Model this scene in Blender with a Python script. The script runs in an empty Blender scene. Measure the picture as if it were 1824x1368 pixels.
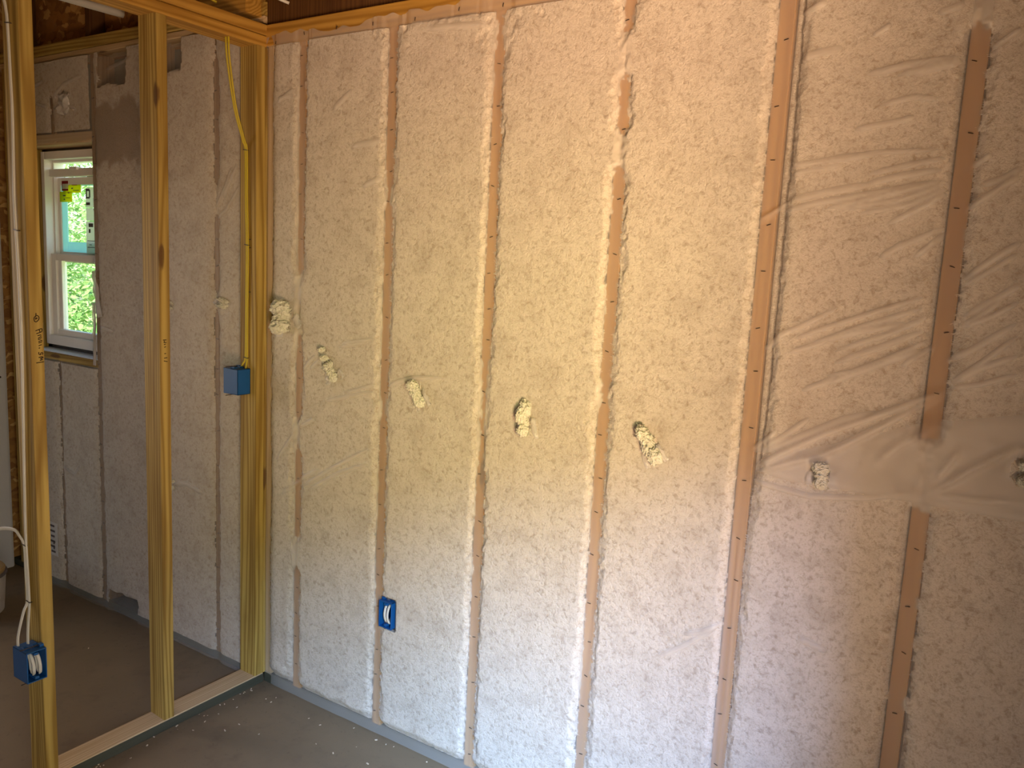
import bpy, bmesh, math, random
import numpy as np
from mathutils import Vector, Matrix, noise as mnoise

random.seed(7)
scene = bpy.context.scene
col = scene.collection

# ------------------------------------------------------------------ camera
cam_data = bpy.data.cameras.new('camera')
cam_data.sensor_fit = 'HORIZONTAL'
cam_data.sensor_width = 36.0
cam_data.lens = 1432.74 * 36.0 / 1824.0
cam_data.clip_start = 0.02
cam = bpy.data.objects.new('camera', cam_data)
col.objects.link(cam)
RX = (0.83777930, 0.54381237, 0.04892802)
DN = (0.11911838, -0.09458445, -0.98836460)
FW = (-0.53285707, 0.83385963, -0.14401894)
cam.matrix_world = Matrix(((RX[0], -DN[0], -FW[0], 2.3798), (RX[1], -DN[1], -FW[1], -2.00846),
                           (RX[2], -DN[2], -FW[2], 1.66835), (0, 0, 0, 1)))
scene.camera = cam

# ------------------------------------------------------------------ colour management
vs = scene.view_settings
vs.view_transform = 'Standard'
try: vs.look = 'None'
except Exception: pass
vs.gamma = 1.0
vs.use_curve_mapping = False
vs.exposure = -0.22
scene.display_settings.display_device = 'sRGB'
cy = scene.cycles
cy.use_denoising = True
cy.max_bounces = 7
cy.diffuse_bounces = 4
cy.glossy_bounces = 3
cy.transmission_bounces = 4
cy.transparent_max_bounces = 10
cy.sample_clamp_indirect = 4.0
cy.caustics_reflective = False
cy.caustics_refractive = False

# ------------------------------------------------------------------ sky, sun, daylight through the openings, added fill
world = bpy.data.worlds.new('world')
scene.world = world
world.use_nodes = True
wn = world.node_tree.nodes; wl = world.node_tree.links
wn.clear()
wo = wn.new('ShaderNodeOutputWorld'); wb = wn.new('ShaderNodeBackground')
sky = wn.new('ShaderNodeTexSky')
sky.sky_type = 'NISHITA'
sky.sun_disc = False
sky.sun_elevation = math.radians(48); sky.sun_rotation = math.radians(90)
wl.new(sky.outputs[0], wb.inputs[0]); wl.new(wb.outputs[0], wo.inputs[0])
wb.inputs[1].default_value = 0.52

sd = bpy.data.lights.new('sun', 'SUN'); sd.energy = 15.0; sd.angle = 0.01; sd.color = (1.0, 0.95, 0.85)
so = bpy.data.objects.new('sun', sd); col.objects.link(so)
so.rotation_euler = Vector((-0.55, 0.0, -0.83)).to_track_quat('-Z', 'Y').to_euler()

def area(name, loc, target, sx, sy, energy, color, turn=None):
    d = bpy.data.lights.new(name, 'AREA'); d.shape = 'RECTANGLE'; d.size = sx; d.size_y = sy
    d.energy = energy; d.color = color
    o = bpy.data.objects.new(name, d); col.objects.link(o); o.location = loc
    o.rotation_euler = (Vector(target) - Vector(loc)).to_track_quat('-Z', 'Y').to_euler()
    if turn is not None: o.rotation_euler = (math.pi, 0, turn)      # lying flat, facing up
    return o
# daylight that comes in through the doorway of the right-hand wall: sky, trees, sunlit dirt yard
area('daylight_sky', (7.0, -6.1, 5.1), (1.1, 0.0, 0.5), 2.4, 1.9, 5200, (0.36, 0.55, 1.0))
area('daylight_trees', (7.0, -6.1, 2.3), (0.7, 0, 1.4), 1.3, 1.3, 310, (0.88, 1.0, 0.30))
area('daylight_yard', (5.51, -4.87, -0.25), (5.51, -4.87, 4.0), 0.95, 5.4, 2000, (1.0, 0.64, 0.38), turn=0.725)
area('side_fill', (6.2, -3.4, 1.9), (0.0, -0.6, 1.1), 1.4, 1.6, 115, (1.0, 0.86, 0.58))  # ambient fill added to brighten the right-hand faces of the partition studs
# added fill that brightens the far room, through an opening cut for it
area('far_fill', (-3.0, -1.25, 1.3), (-1.0, -0.5, 0.8), 1.0, 1.5, 44, (1.0, 0.77, 0.58))

# ------------------------------------------------------------------ helpers
def link(o, parent=None):
    col.objects.link(o)
    if parent is not None: o.parent = parent
    return o
def obj(name, bm, mat, parent=None, smooth=False, loc=None, rot=None):
    me = bpy.data.meshes.new(name)
    bm.to_mesh(me); bm.free()
    if mat is not None:
        for m in (mat if isinstance(mat, (list, tuple)) else [mat]): me.materials.append(m)
    if smooth: me.polygons.foreach_set('use_smooth', [True] * len(me.polygons))
    o = bpy.data.objects.new(name, me)
    if loc is not None: o.location = loc
    if rot is not None: o.rotation_euler = rot
    return link(o, parent)
def empty(name, loc=(0, 0, 0), rot=(0, 0, 0)):
    o = bpy.data.objects.new(name, None); o.location = loc; o.rotation_euler = rot; o.empty_display_size = 0.05
    return link(o)
def tag(o, label=None, cat=None, group=None, kind=None):
    if label: o['label'] = label
    if cat: o['category'] = cat
    if group: o['group'] = group
    if kind: o['kind'] = kind
    return o
def add_box(bm, lo, hi, bev=0.0, mat=0):
    r = bmesh.ops.create_cube(bm, size=1.0)
    vsx = r['verts']
    for v in vsx:
        v.co = Vector([lo[i] + (v.co[i] + 0.5) * (hi[i] - lo[i]) for i in range(3)])
    fs = set(f for v in vsx for f in v.link_faces)
    for f in fs: f.material_index = mat
    if bev > 0:
        es = list(set(e for v in vsx for e in v.link_edges))
        bmesh.ops.bevel(bm, geom=es, offset=bev, segments=2, profile=0.6, affect='EDGES')
def box(name, lo, hi, mat, parent=None, bev=0.0):
    """a box with its origin at its own centre"""
    c = [(a + b) / 2 for a, b in zip(lo, hi)]
    bm = bmesh.new()
    add_box(bm, [a - k for a, k in zip(lo, c)], [b - k for b, k in zip(hi, c)], bev)
    return obj(name, bm, mat, parent, loc=c)
def lumber(name, lo, hi, axis, mat, parent=None, twist=0.0, bev=0.003, bow=0.0):
    """a sawn board between lo and hi; the mesh runs along its local Z so that the grain does"""
    c = Vector([(a + b) / 2 for a, b in zip(lo, hi)])
    d = [b - a for a, b in zip(lo, hi)]
    if axis == 'z': size = (d[0], d[1], d[2]); rot = (0, 0, 0)
    elif axis == 'x': size = (d[2], d[1], d[0]); rot = (0, math.pi / 2, 0)
    else: size = (d[0], d[2], d[1]); rot = (-math.pi / 2, 0, 0)
    bm = bmesh.new()
    sx, sy, L = size
    n = 14 if (twist or bow) else 1
    b = min(bev, sx * 0.2, sy * 0.2)
    prof = []
    for (cx, cy) in ((1, 1), (-1, 1), (-1, -1), (1, -1)):
        px, py = cx * (sx / 2 - b), cy * (sy / 2 - b)
        a0 = {(1, 1): 0, (-1, 1): 90, (-1, -1): 180, (1, -1): 270}[(cx, cy)]
        for k in range(3):
            a = math.radians(a0 + 45 * k); prof.append((px + b * math.cos(a), py + b * math.sin(a)))
    rings = []
    for i in range(n + 1):
        t = i / n; z = -L / 2 + L * t
        a = twist * (t - 0.5); ca, sa = math.cos(a), math.sin(a); off = bow * math.sin(math.pi * t)
        rings.append([bm.verts.new((ca * x - sa * y + off, sa * x + ca * y, z)) for x, y in prof])
    m = len(prof)
    for i in range(n):
        for k in range(m):
            bm.faces.new((rings[i][k], rings[i][(k + 1) % m], rings[i + 1][(k + 1) % m], rings[i + 1][k]))
    bm.faces.new(list(reversed(rings[0]))); bm.faces.new(rings[-1])
    return obj(name, bm, mat, parent, loc=c, rot=rot)
def tube_bm(bm, pts, ra, rb=None, n=8, up=None, sub=5):
    """swept tube (ellipse ra across, rb along 'up'), points smoothed by Catmull-Rom"""
    rb = rb or ra
    P = [Vector(p) for p in pts]
    Q = []
    for i in range(len(P) - 1):
        p0 = P[max(i - 1, 0)]; p1 = P[i]; p2 = P[i + 1]; p3 = P[min(i + 2, len(P) - 1)]
        for k in range(sub):
            t = k / sub
            Q.append(0.5 * ((2 * p1) + (p2 - p0) * t + (2 * p0 - 5 * p1 + 4 * p2 - p3) * t * t + (3 * p1 - p0 - 3 * p2 + p3) * t ** 3))
    Q.append(P[-1])
    up = Vector(up) if up else Vector((0.31, 0.77, 0.12))
    rings = []
    for i, q in enumerate(Q):
        t = (Q[min(i + 1, len(Q) - 1)] - Q[max(i - 1, 0)]).normalized()
        u = up - t * up.dot(t)
        if u.length < 1e-4: u = t.orthogonal()
        u.normalize(); w = t.cross(u)
        rings.append([bm.verts.new(q + w * ra * math.cos(2 * math.pi * k / n) + u * rb * math.sin(2 * math.pi * k / n)) for k in range(n)])
    for i in range(len(rings) - 1):
        for k in range(n):
            f = bm.faces.new((rings[i][k], rings[i][(k + 1) % n], rings[i + 1][(k + 1) % n], rings[i + 1][k])); f.smooth = True
    bm.faces.new(list(reversed(rings[0]))); bm.faces.new(rings[-1])
def tube(name, pts, ra, mat, parent=None, **kw):
    bm = bmesh.new(); tube_bm(bm, pts, ra, **kw)
    return obj(name, bm, mat, parent)
def copy_tree(o, parent=None):
    c = o.copy(); link(c, parent)
    for ch in list(o.children): copy_tree(ch, c)
    return c

# ------------------------------------------------------------------ numpy noise
def _hash(ix, iz, seed):
    h = (ix.astype(np.int64) * 374761393 + iz.astype(np.int64) * 668265263 + seed * 1442695041) & 0xFFFFFFFF
    h = ((h ^ (h >> 13)) * 1274126177) & 0xFFFFFFFF
    h = (h ^ (h >> 16)) & 0xFFFFFF
    return h / float(0xFFFFFF) * 2 - 1
def vn(x, z, s, seed, sz=None):
    a = x / s; b = z / (sz or s)
    ia = np.floor(a); ib = np.floor(b); fa = a - ia; fb = b - ib
    fa = fa * fa * (3 - 2 * fa); fb = fb * fb * (3 - 2 * fb)
    h = lambda i, j: _hash(ia + i, ib + j, seed)
    return (h(0, 0) * (1 - fa) + h(1, 0) * fa) * (1 - fb) + (h(0, 1) * (1 - fa) + h(1, 1) * fa) * fb
def fbm(x, z, s, seed, oc=3, g=0.5):
    r = 0; a = 1.0
    for k in range(oc):
        c, sn = math.cos(0.6 * k + 0.3), math.sin(0.6 * k + 0.3)
        r = r + a * vn(x * c - z * sn, x * sn + z * c, s / 2 ** k, seed + 17 * k); a *= g
    return r
def sstep(a, b, x):
    t = np.clip((x - a) / (b - a), 0, 1); return t * t * (3 - 2 * t)
def blur(H, sig_r, sig_c):
    def k(s):
        n = max(1, int(3 * s)); g = np.exp(-0.5 * (np.arange(-n, n + 1) / s) ** 2); return g / g.sum(), n
    g, n = k(sig_r); P = np.pad(H, ((n, n), (0, 0)), 'edge'); R = sum(g[i] * P[i:i + H.shape[0]] for i in range(2 * n + 1))
    g, n = k(sig_c); P = np.pad(R, ((0, 0), (n, n)), 'edge'); return sum(g[i] * P[:, i:i + H.shape[1]] for i in range(2 * n + 1))
def grid_mesh(name, X, Y, Z, mat, parent=None, keep=None, attr=None, face_keep=None):
    """grid of points (rows along z, columns along x) as one smooth mesh, faces facing -Y"""
    nr, nc = X.shape
    V = np.stack([X, Y, Z], -1).reshape(-1, 3).astype(np.float32)
    idx = np.arange(nr * nc).reshape(nr, nc)
    F = np.stack([idx[:-1, :-1], idx[:-1, 1:], idx[1:, 1:], idx[1:, :-1]], -1).reshape(-1, 4)
    if keep is not None:
        kf = (keep[:-1, :-1] & keep[:-1, 1:] & keep[1:, 1:] & keep[1:, :-1]).reshape(-1)
        F = F[kf]
        used = np.zeros(nr * nc, bool); used[F.reshape(-1)] = True
        new = np.cumsum(used) - 1; V = V[used]; F = new[F]
        if attr: attr = {k: a.reshape(-1)[used] for k, a in attr.items()}
    elif attr: attr = {k: a.reshape(-1) for k, a in attr.items()}
    me = bpy.data.meshes.new(name)
    me.vertices.add(len(V)); me.vertices.foreach_set('co', V.reshape(-1))
    me.loops.add(F.size); me.loops.foreach_set('vertex_index', F.reshape(-1).astype(np.int32))
    me.polygons.add(len(F)); me.polygons.foreach_set('loop_start', np.arange(0, F.size, 4, dtype=np.int32))
    me.polygons.foreach_set('use_smooth', np.ones(len(F), bool))
    me.update(calc_edges=True)
    if attr:
        for k, a in attr.items():
            at = me.attributes.new(k, 'FLOAT', 'POINT'); at.data.foreach_set('value', a.astype(np.float32))
    me.materials.append(mat)
    return link(bpy.data.objects.new(name, me), parent)

# ------------------------------------------------------------------ materials
def new_mat(name):
    m = bpy.data.materials.new(name); m.use_nodes = True
    nt = m.node_tree; nt.nodes.clear()
    out = nt.nodes.new('ShaderNodeOutputMaterial'); b = nt.nodes.new('ShaderNodeBsdfPrincipled')
    nt.links.new(b.outputs[0], out.inputs[0])
    return m, nt, b
def N(nt, typ, **kw):
    n = nt.nodes.new(typ)
    for k, v in kw.items():
        if k in n.inputs.keys() if isinstance(k, str) else False: n.inputs[k].default_value = v
        else: setattr(n, k, v)
    return n
def mixc(nt, fac, a, b, blend='MIX'):
    n = nt.nodes.new('ShaderNodeMix'); n.data_type = 'RGBA'; n.blend_type = blend
    for s, v in ((n.inputs[0], fac), (n.inputs[6], a), (n.inputs[7], b)):
        if isinstance(v, bpy.types.NodeSocket): nt.links.new(v, s)
        elif isinstance(v, (int, float)): s.default_value = v
        else: s.default_value = tuple(v) + (1.0,)
    return n.outputs[2]
def math_n(nt, op, a, b=None, clamp=False):
    n = nt.nodes.new('ShaderNodeMath'); n.operation = op; n.use_clamp = clamp
    for s, v in ((n.inputs[0], a), (n.inputs[1], b)):
        if v is None: continue
        if isinstance(v, bpy.types.NodeSocket): nt.links.new(v, s)
        else: s.default_value = v
    return n.outputs[0]
def ramp(nt, fac, lo, hi):
    n = nt.nodes.new('ShaderNodeMapRange'); n.interpolation_type = 'SMOOTHSTEP'
    nt.links.new(fac, n.inputs[0]); n.inputs[1].default_value = lo; n.inputs[2].default_value = hi
    return n.outputs[0]
def coords(nt, scale=(1, 1, 1), rand=False):
    tc = nt.nodes.new('ShaderNodeTexCoord'); src = tc.outputs['Object']
    if rand:
        oi = nt.nodes.new('ShaderNodeObjectInfo')
        cb = nt.nodes.new('ShaderNodeCombineXYZ')
        nt.links.new(math_n(nt, 'MULTIPLY', oi.outputs['Random'], 37.0), cb.inputs[0])
        nt.links.new(math_n(nt, 'MULTIPLY', oi.outputs['Random'], 91.0), cb.inputs[1])
        nt.links.new(math_n(nt, 'MULTIPLY', oi.outputs['Random'], 53.0), cb.inputs[2])
        ad = nt.nodes.new('ShaderNodeVectorMath'); ad.operation = 'ADD'
        nt.links.new(src, ad.inputs[0]); nt.links.new(cb.outputs[0], ad.inputs[1]); src = ad.outputs[0]
    mp = nt.nodes.new('ShaderNodeMapping'); mp.inputs['Scale'].default_value = scale
    nt.links.new(src, mp.inputs[0]); return mp.outputs[0]
def noise_n(nt, vec, scale, detail=3, rough=0.55, dist=0.0):
    n = nt.nodes.new('ShaderNodeTexNoise'); n.inputs['Scale'].default_value = scale; n.inputs['Detail'].default_value = detail
    n.inputs['Roughness'].default_value = rough; n.inputs['Distortion'].default_value = dist
    nt.links.new(vec, n.inputs['Vector']); return n.outputs['Fac']
def bump(nt, b, h, strength, dist=0.002):
    n = nt.nodes.new('ShaderNodeBump'); n.inputs['Strength'].default_value = strength; n.inputs['Distance'].default_value = dist
    nt.links.new(h, n.inputs['Height']); nt.links.new(n.outputs[0], b.inputs['Normal'])
def plain(name, color, rough=0.5, spec=0.4, vary=0.12, scale=25, metal=0.0):
    m, nt, b = new_mat(name)
    f = noise_n(nt, coords(nt), scale, 4)
    nt.links.new(mixc(nt, f, [c * (1 - vary) for c in color], [min(1, c * (1 + vary)) for c in color]), b.inputs['Base Color'])
    b.inputs['Roughness'].default_value = rough; b.inputs['Specular IOR Level'].default_value = spec; b.inputs['Metallic'].default_value = metal
    return m
def pine(name, light, dark, knot=(0.09, 0.035, 0.012), freq=95, rough=0.6):
    m, nt, b = new_mat(name)
    v = coords(nt, (1, 1, 0.055), rand=True)
    warp = noise_n(nt, v, 9.0, 2, 0.5)
    sx = nt.nodes.new('ShaderNodeSeparateXYZ'); nt.links.new(v, sx.inputs[0])
    base = math_n(nt, 'ADD', math_n(nt, 'MULTIPLY', sx.outputs[0], 0.8), math_n(nt, 'MULTIPLY', sx.outputs[1], 0.62))
    ph = math_n(nt, 'ADD', math_n(nt, 'MULTIPLY', base, freq * 5.5), math_n(nt, 'MULTIPLY', warp, 46.0))
    ring = math_n(nt, 'POWER', math_n(nt, 'ADD', math_n(nt, 'MULTIPLY', math_n(nt, 'SINE', ph), 0.5), 0.5), 1.7)
    broad = noise_n(nt, v, 22.0, 3, 0.6)
    fine = noise_n(nt, coords(nt, (1, 1, 0.02), rand=True), 420.0, 2, 0.5)
    c = mixc(nt, math_n(nt, 'MULTIPLY', ring, 0.75), light, dark)
    c = mixc(nt, math_n(nt, 'MULTIPLY', ramp(nt, broad, 0.42, 0.68), 0.75), c, dark)
    c = mixc(nt, math_n(nt, 'MULTIPLY', fine, 0.25), c, [k * 0.75 for k in dark])
    # knots
    kv = coords(nt, (9.0, 9.0, 2.1), rand=True)
    vo = nt.nodes.new('ShaderNodeTexVoronoi'); vo.inputs['Scale'].default_value = 1.0; vo.inputs['Randomness'].default_value = 1.0
    nt.links.new(kv, vo.inputs['Vector'])
    kd = math_n(nt, 'ADD', vo.outputs['Distance'], math_n(nt, 'MULTIPLY', noise_n(nt, kv, 9.0, 2), 0.08))
    kf = math_n(nt, 'SUBTRACT', 1.0, ramp(nt, kd, 0.10, 0.15))
    c = mixc(nt, math_n(nt, 'MULTIPLY', kf, 0.8), c, knot)
    # hand and weather stains
    st = ramp(nt, noise_n(nt, coords(nt, (1, 1, 0.5), rand=True), 5.0, 4, 0.65), 0.52, 0.8)
    c = mixc(nt, math_n(nt, 'MULTIPLY', st, 0.3), c, [k * 0.55 for k in dark])
    nt.links.new(c, b.inputs['Base Color'])
    b.inputs['Roughness'].default_value = rough; b.inputs['Specular IOR Level'].default_value = 0.3
    bump(nt, b, ring, 0.12, 0.001)
    return m
M_STUD = pine('pine_stud', (0.54, 0.38, 0.100), (0.22, 0.118, 0.018), freq=70)
M_PLATE = pine('pine_plate', (0.58, 0.33, 0.065), (0.30, 0.14, 0.018), freq=80)
M_WALLSTUD = pine('pine_wall_stud', (0.50, 0.27, 0.070), (0.36, 0.165, 0.035), freq=60)
M_BROWN = pine('pine_brown', (0.33, 0.205, 0.10), (0.22, 0.125, 0.055))  # darker, browner pine than the main wall studs
M_PALE = pine('pine_pale', (0.66, 0.50, 0.30), (0.48, 0.33, 0.17))
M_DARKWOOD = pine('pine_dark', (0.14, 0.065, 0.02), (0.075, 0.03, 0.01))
M_TREATED, nt, b = new_mat('treated_wood')
f = noise_n(nt, coords(nt, (1, 1, 0.08)), 40, 4)
nt.links.new(mixc(nt, f, (0.030, 0.033, 0.020), (0.085, 0.085, 0.055)), b.inputs['Base Color']); b.inputs['Roughness'].default_value = 0.8
# oriented strand board
def osb(name, a, c2, d):
    m, nt, b = new_mat(name)
    v = coords(nt)
    vo = nt.nodes.new('ShaderNodeTexVoronoi'); vo.inputs['Scale'].default_value = 24.0
    mp = nt.nodes.new('ShaderNodeMapping'); mp.inputs['Rotation'].default_value = (0.3, 0.7, 0.4); mp.inputs['Scale'].default_value = (1, 1, 2.2)
    wv = nt.nodes.new('ShaderNodeVectorMath'); wv.operation = 'ADD'
    nz = nt.nodes.new('ShaderNodeTexNoise'); nz.inputs['Scale'].default_value = 14; nt.links.new(v, nz.inputs['Vector'])
    sc = nt.nodes.new('ShaderNodeVectorMath'); sc.operation = 'SCALE'; sc.inputs['Scale'].default_value = 0.09; nt.links.new(nz.outputs['Color'], sc.inputs[0])
    nt.links.new(v, wv.inputs[0]); nt.links.new(sc.outputs[0], wv.inputs[1]); nt.links.new(wv.outputs[0], mp.inputs[0]); nt.links.new(mp.outputs[0], vo.inputs['Vector'])
    sep = nt.nodes.new('ShaderNodeSeparateColor'); nt.links.new(vo.outputs['Color'], sep.inputs[0])
    c = mixc(nt, sep.outputs[0], a, c2)
    c = mixc(nt, math_n(nt, 'MULTIPLY', ramp(nt, sep.outputs[1], 0.75, 0.95), 0.9), c, d)
    nt.links.new(c, b.inputs['Base Color']); b.inputs['Roughness'].default_value = 0.75
    bump(nt, b, sep.outputs[0], 0.3, 0.002)
    return m
M_OSB = osb('strand_board', (0.22, 0.095, 0.022), (0.40, 0.19, 0.045), (0.64, 0.38, 0.13))
M_SHEATH = plain('grey_sheathing', (0.20, 0.19, 0.145), 0.85, 0.2, 0.15, 14)
# blown-in fibreglass
def wool(name, base, spot, tuft=False):
    m, nt, b = new_mat(name)
    v = coords(nt, (1, 0.3, 1) if not tuft else (1, 1, 1))
    n1 = noise_n(nt, v, 66, 5, 0.66, 0.45)
    n2 = noise_n(nt, v, 11, 4, 0.6, 0.5)
    n3 = noise_n(nt, v, 180, 3, 0.6, 0.6)
    n4 = noise_n(nt, v, 420, 2, 0.6, 2.0)
    pit = ramp(nt, n1, 0.47, 0.74)
    c = mixc(nt, math_n(nt, 'MULTIPLY', pit, 0.74), base, spot)
    c = mixc(nt, math_n(nt, 'MULTIPLY', ramp(nt, n2, 0.42, 0.75), 0.34), c, spot)
    c = mixc(nt, math_n(nt, 'MULTIPLY', ramp(nt, n3, 0.48, 0.72), 0.42), c, spot)
    c = mixc(nt, math_n(nt, 'MULTIPLY', ramp(nt, n4, 0.50, 0.72), 0.30), c, spot)
    if not tuft:
        at = nt.nodes.new('ShaderNodeAttribute'); at.attribute_name = 'brown_tint'
        c = mixc(nt, at.outputs['Fac'], c, (0.30, 0.205, 0.125))
    nt.links.new(c, b.inputs['Base Color'])
    b.inputs['Roughness'].default_value = 0.95; b.inputs['Specular IOR Level'].default_value = 0.1
    b.inputs['Sheen Weight'].default_value = 0.15
    h = math_n(nt, 'ADD', math_n(nt, 'MULTIPLY', n1, -1.0), math_n(nt, 'MULTIPLY', n3, -0.5))
    bump(nt, b, h, 0.7 if not tuft else 0.8, 0.010)
    return m
M_WOOL = wool('fibreglass_fill', (0.76, 0.69, 0.585), (0.33, 0.25, 0.165))
M_TUFT = wool('fibreglass_tuft', (0.86, 0.83, 0.70), (0.52, 0.47, 0.34), True)
# thin translucent netting / poly film
def film(name, color, alpha, rough):
    m, nt, b = new_mat(name)
    out = [n for n in nt.nodes if n.type == 'OUTPUT_MATERIAL'][0]
    at = nt.nodes.new('ShaderNodeAttribute'); at.attribute_name = 'milk'
    tr = nt.nodes.new('ShaderNodeBsdfTransparent'); mx = nt.nodes.new('ShaderNodeMixShader')
    tl = nt.nodes.new('ShaderNodeBsdfTranslucent'); tl.inputs[0].default_value = tuple(color) + (1,)
    m2 = nt.nodes.new('ShaderNodeMixShader'); m2.inputs[0].default_value = 0.25
    b.inputs['Base Color'].default_value = tuple(color) + (1,); b.inputs['Roughness'].default_value = rough
    b.inputs['Specular IOR Level'].default_value = 0.55
    nt.links.new(b.outputs[0], m2.inputs[1]); nt.links.new(tl.outputs[0], m2.inputs[2])
    fac = math_n(nt, 'ADD', math_n(nt, 'MULTIPLY', at.outputs['Fac'], 0.45), alpha, clamp=True)
    nt.links.new(fac, mx.inputs[0]); nt.links.new(tr.outputs[0], mx.inputs[1]); nt.links.new(m2.outputs[0], mx.inputs[2])
    nt.links.new(mx.outputs[0], out.inputs[0])
    return m
M_FILM = film('netting_film', (0.84, 0.78, 0.72), 0.22, 0.38)
M_FILM_SHINY = film('torn_film', (0.92, 0.88, 0.84), 0.62, 0.25)
# floor slab
M_SLAB, nt, b = new_mat('concrete_slab')
v = coords(nt)
c = mixc(nt, noise_n(nt, v, 2.6, 5, 0.62, 0.4), (0.165, 0.118, 0.066), (0.25, 0.188, 0.112))
c = mixc(nt, math_n(nt, 'MULTIPLY', ramp(nt, noise_n(nt, v, 9, 4, 0.6), 0.5, 0.75), 0.4), c, (0.12, 0.08, 0.05))
c = mixc(nt, math_n(nt, 'MULTIPLY', ramp(nt, noise_n(nt, v, 60, 3), 0.62, 0.75), 0.35), c, (0.10, 0.07, 0.045))
nt.links.new(c, b.inputs['Base Color']); b.inputs['Roughness'].default_value = 0.72; b.inputs['Specular IOR Level'].default_value = 0.35
bump(nt, b, noise_n(nt, v, 120, 3), 0.15, 0.002)
M_BLUE = plain('blue_plastic', (0.004, 0.085, 0.29), 0.45, 0.5, 0.08)
M_YELLOW = plain('yellow_jacket', (0.52, 0.40, 0.02), 0.5, 0.4, 0.06)
M_WHITE = plain('white_jacket', (0.66, 0.64, 0.58), 0.5, 0.4, 0.06)
M_VINYL = plain('white_vinyl', (0.80, 0.76, 0.72), 0.4, 0.5, 0.03)
M_TAPE = plain('blue_white_wrap', (0.75, 0.78, 0.85), 0.5, 0.4, 0.05)
M_INK = plain('marker_ink', (0.035, 0.018, 0.010), 0.7, 0.2, 0.1)
M_STEEL = plain('gap_shade_dark', (0.045, 0.035, 0.028), 0.45, 0.5, 0.2, metal=0.3)
M_NAIL = plain('nail_steel', (0.30, 0.28, 0.26), 0.4, 0.5, 0.2, metal=0.8)
M_PVC = plain('pale_pvc', (0.55, 0.54, 0.48), 0.45, 0.4, 0.05)
M_PANEL = plain('white_paint', (0.62, 0.61, 0.62), 0.5, 0.4, 0.05, 6)
M_BUCKET = plain('bucket_plastic', (0.62, 0.55, 0.47), 0.6, 0.3, 0.25, 14)
M_LID = plain('bucket_mud', (0.50, 0.33, 0.14), 0.8, 0.2, 0.25, 10)
M_RIM = plain('bucket_rim', (0.16, 0.13, 0.13), 0.5, 0.4, 0.2)
M_STICK_Y = plain('yellow_sticker', (0.80, 0.78, 0.02), 0.6, 0.3, 0.03)
M_STICK_R = plain('red_sticker', (0.45, 0.03, 0.04), 0.6, 0.3, 0.05)
M_STICK_W = plain('white_sticker', (0.85, 0.83, 0.74), 0.6, 0.3, 0.03)
M_STICK_G = plain('green_sticker', (0.02, 0.30, 0.03), 0.6, 0.3, 0.05)
M_CYAN = plain('blue_film_trim', (0.62, 0.93, 0.95), 0.4, 0.5, 0.04)
M_BLUEINK = plain('blue_ink', (0.015, 0.03, 0.22), 0.6, 0.3, 0.05)
def translucent(m, fac):
    nt = m.node_tree; b = [n for n in nt.nodes if n.type == 'BSDF_PRINCIPLED'][0]; out = [n for n in nt.nodes if n.type == 'OUTPUT_MATERIAL'][0]
    t = nt.nodes.new('ShaderNodeBsdfTranslucent'); mx = nt.nodes.new('ShaderNodeMixShader'); mx.inputs[0].default_value = fac
    lk = b.inputs['Base Color'].links
    if lk: nt.links.new(lk[0].from_socket, t.inputs[0])
    nt.links.new(b.outputs[0], mx.inputs[1]); nt.links.new(t.outputs[0], mx.inputs[2]); nt.links.new(mx.outputs[0], out.inputs[0])
for m_ in (M_STICK_Y, M_STICK_R, M_STICK_W, M_STICK_G, M_CYAN): translucent(m_, 0.6)
M_PRINT = plain('grey_print', (0.10, 0.085, 0.085), 0.7, 0.2, 0.1)
M_DIRT = plain('yard_dirt', (0.42, 0.27, 0.15), 0.95, 0.1, 0.25, 1.5)
M_CHIP = plain('wood_chip', (0.70, 0.58, 0.42), 0.8, 0.2, 0.2)
M_GLASS, nt, b = new_mat('window_glass')
out = [n for n in nt.nodes if n.type == 'OUTPUT_MATERIAL'][0]
tr = nt.nodes.new('ShaderNodeBsdfTransparent'); tr.inputs[0].default_value = (0.93, 0.98, 0.95, 1)
gl = nt.nodes.new('ShaderNodeBsdfGlossy'); gl.inputs['Roughness'].default_value = 0.03
mx = nt.nodes.new('ShaderNodeMixShader'); mx.inputs[0].default_value = 0.06
nt.links.new(tr.outputs[0], mx.inputs[1]); nt.links.new(gl.outputs[0], mx.inputs[2]); nt.links.new(mx.outputs[0], out.inputs[0])
M_GRASS, nt, b = new_mat('grass_ground')
v = coords(nt)
nt.links.new(mixc(nt, noise_n(nt, v, 3.0, 6, 0.7), (0.16, 0.24, 0.06), (0.46, 0.60, 0.20)), b.inputs['Base Color']); b.inputs['Roughness'].default_value = 0.9
M_LEAF, nt, b = new_mat('leaf')
oi = nt.nodes.new('ShaderNodeNewGeometry')
nt.links.new(mixc(nt, oi.outputs['Random Per Island'], (0.10, 0.26, 0.05), (0.50, 0.66, 0.24)), b.inputs['Base Color']); b.inputs['Roughness'].default_value = 0.6
M_LOG = plain('fallen_log', (0.22, 0.16, 0.11), 0.9, 0.1, 0.3, 8)

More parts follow.
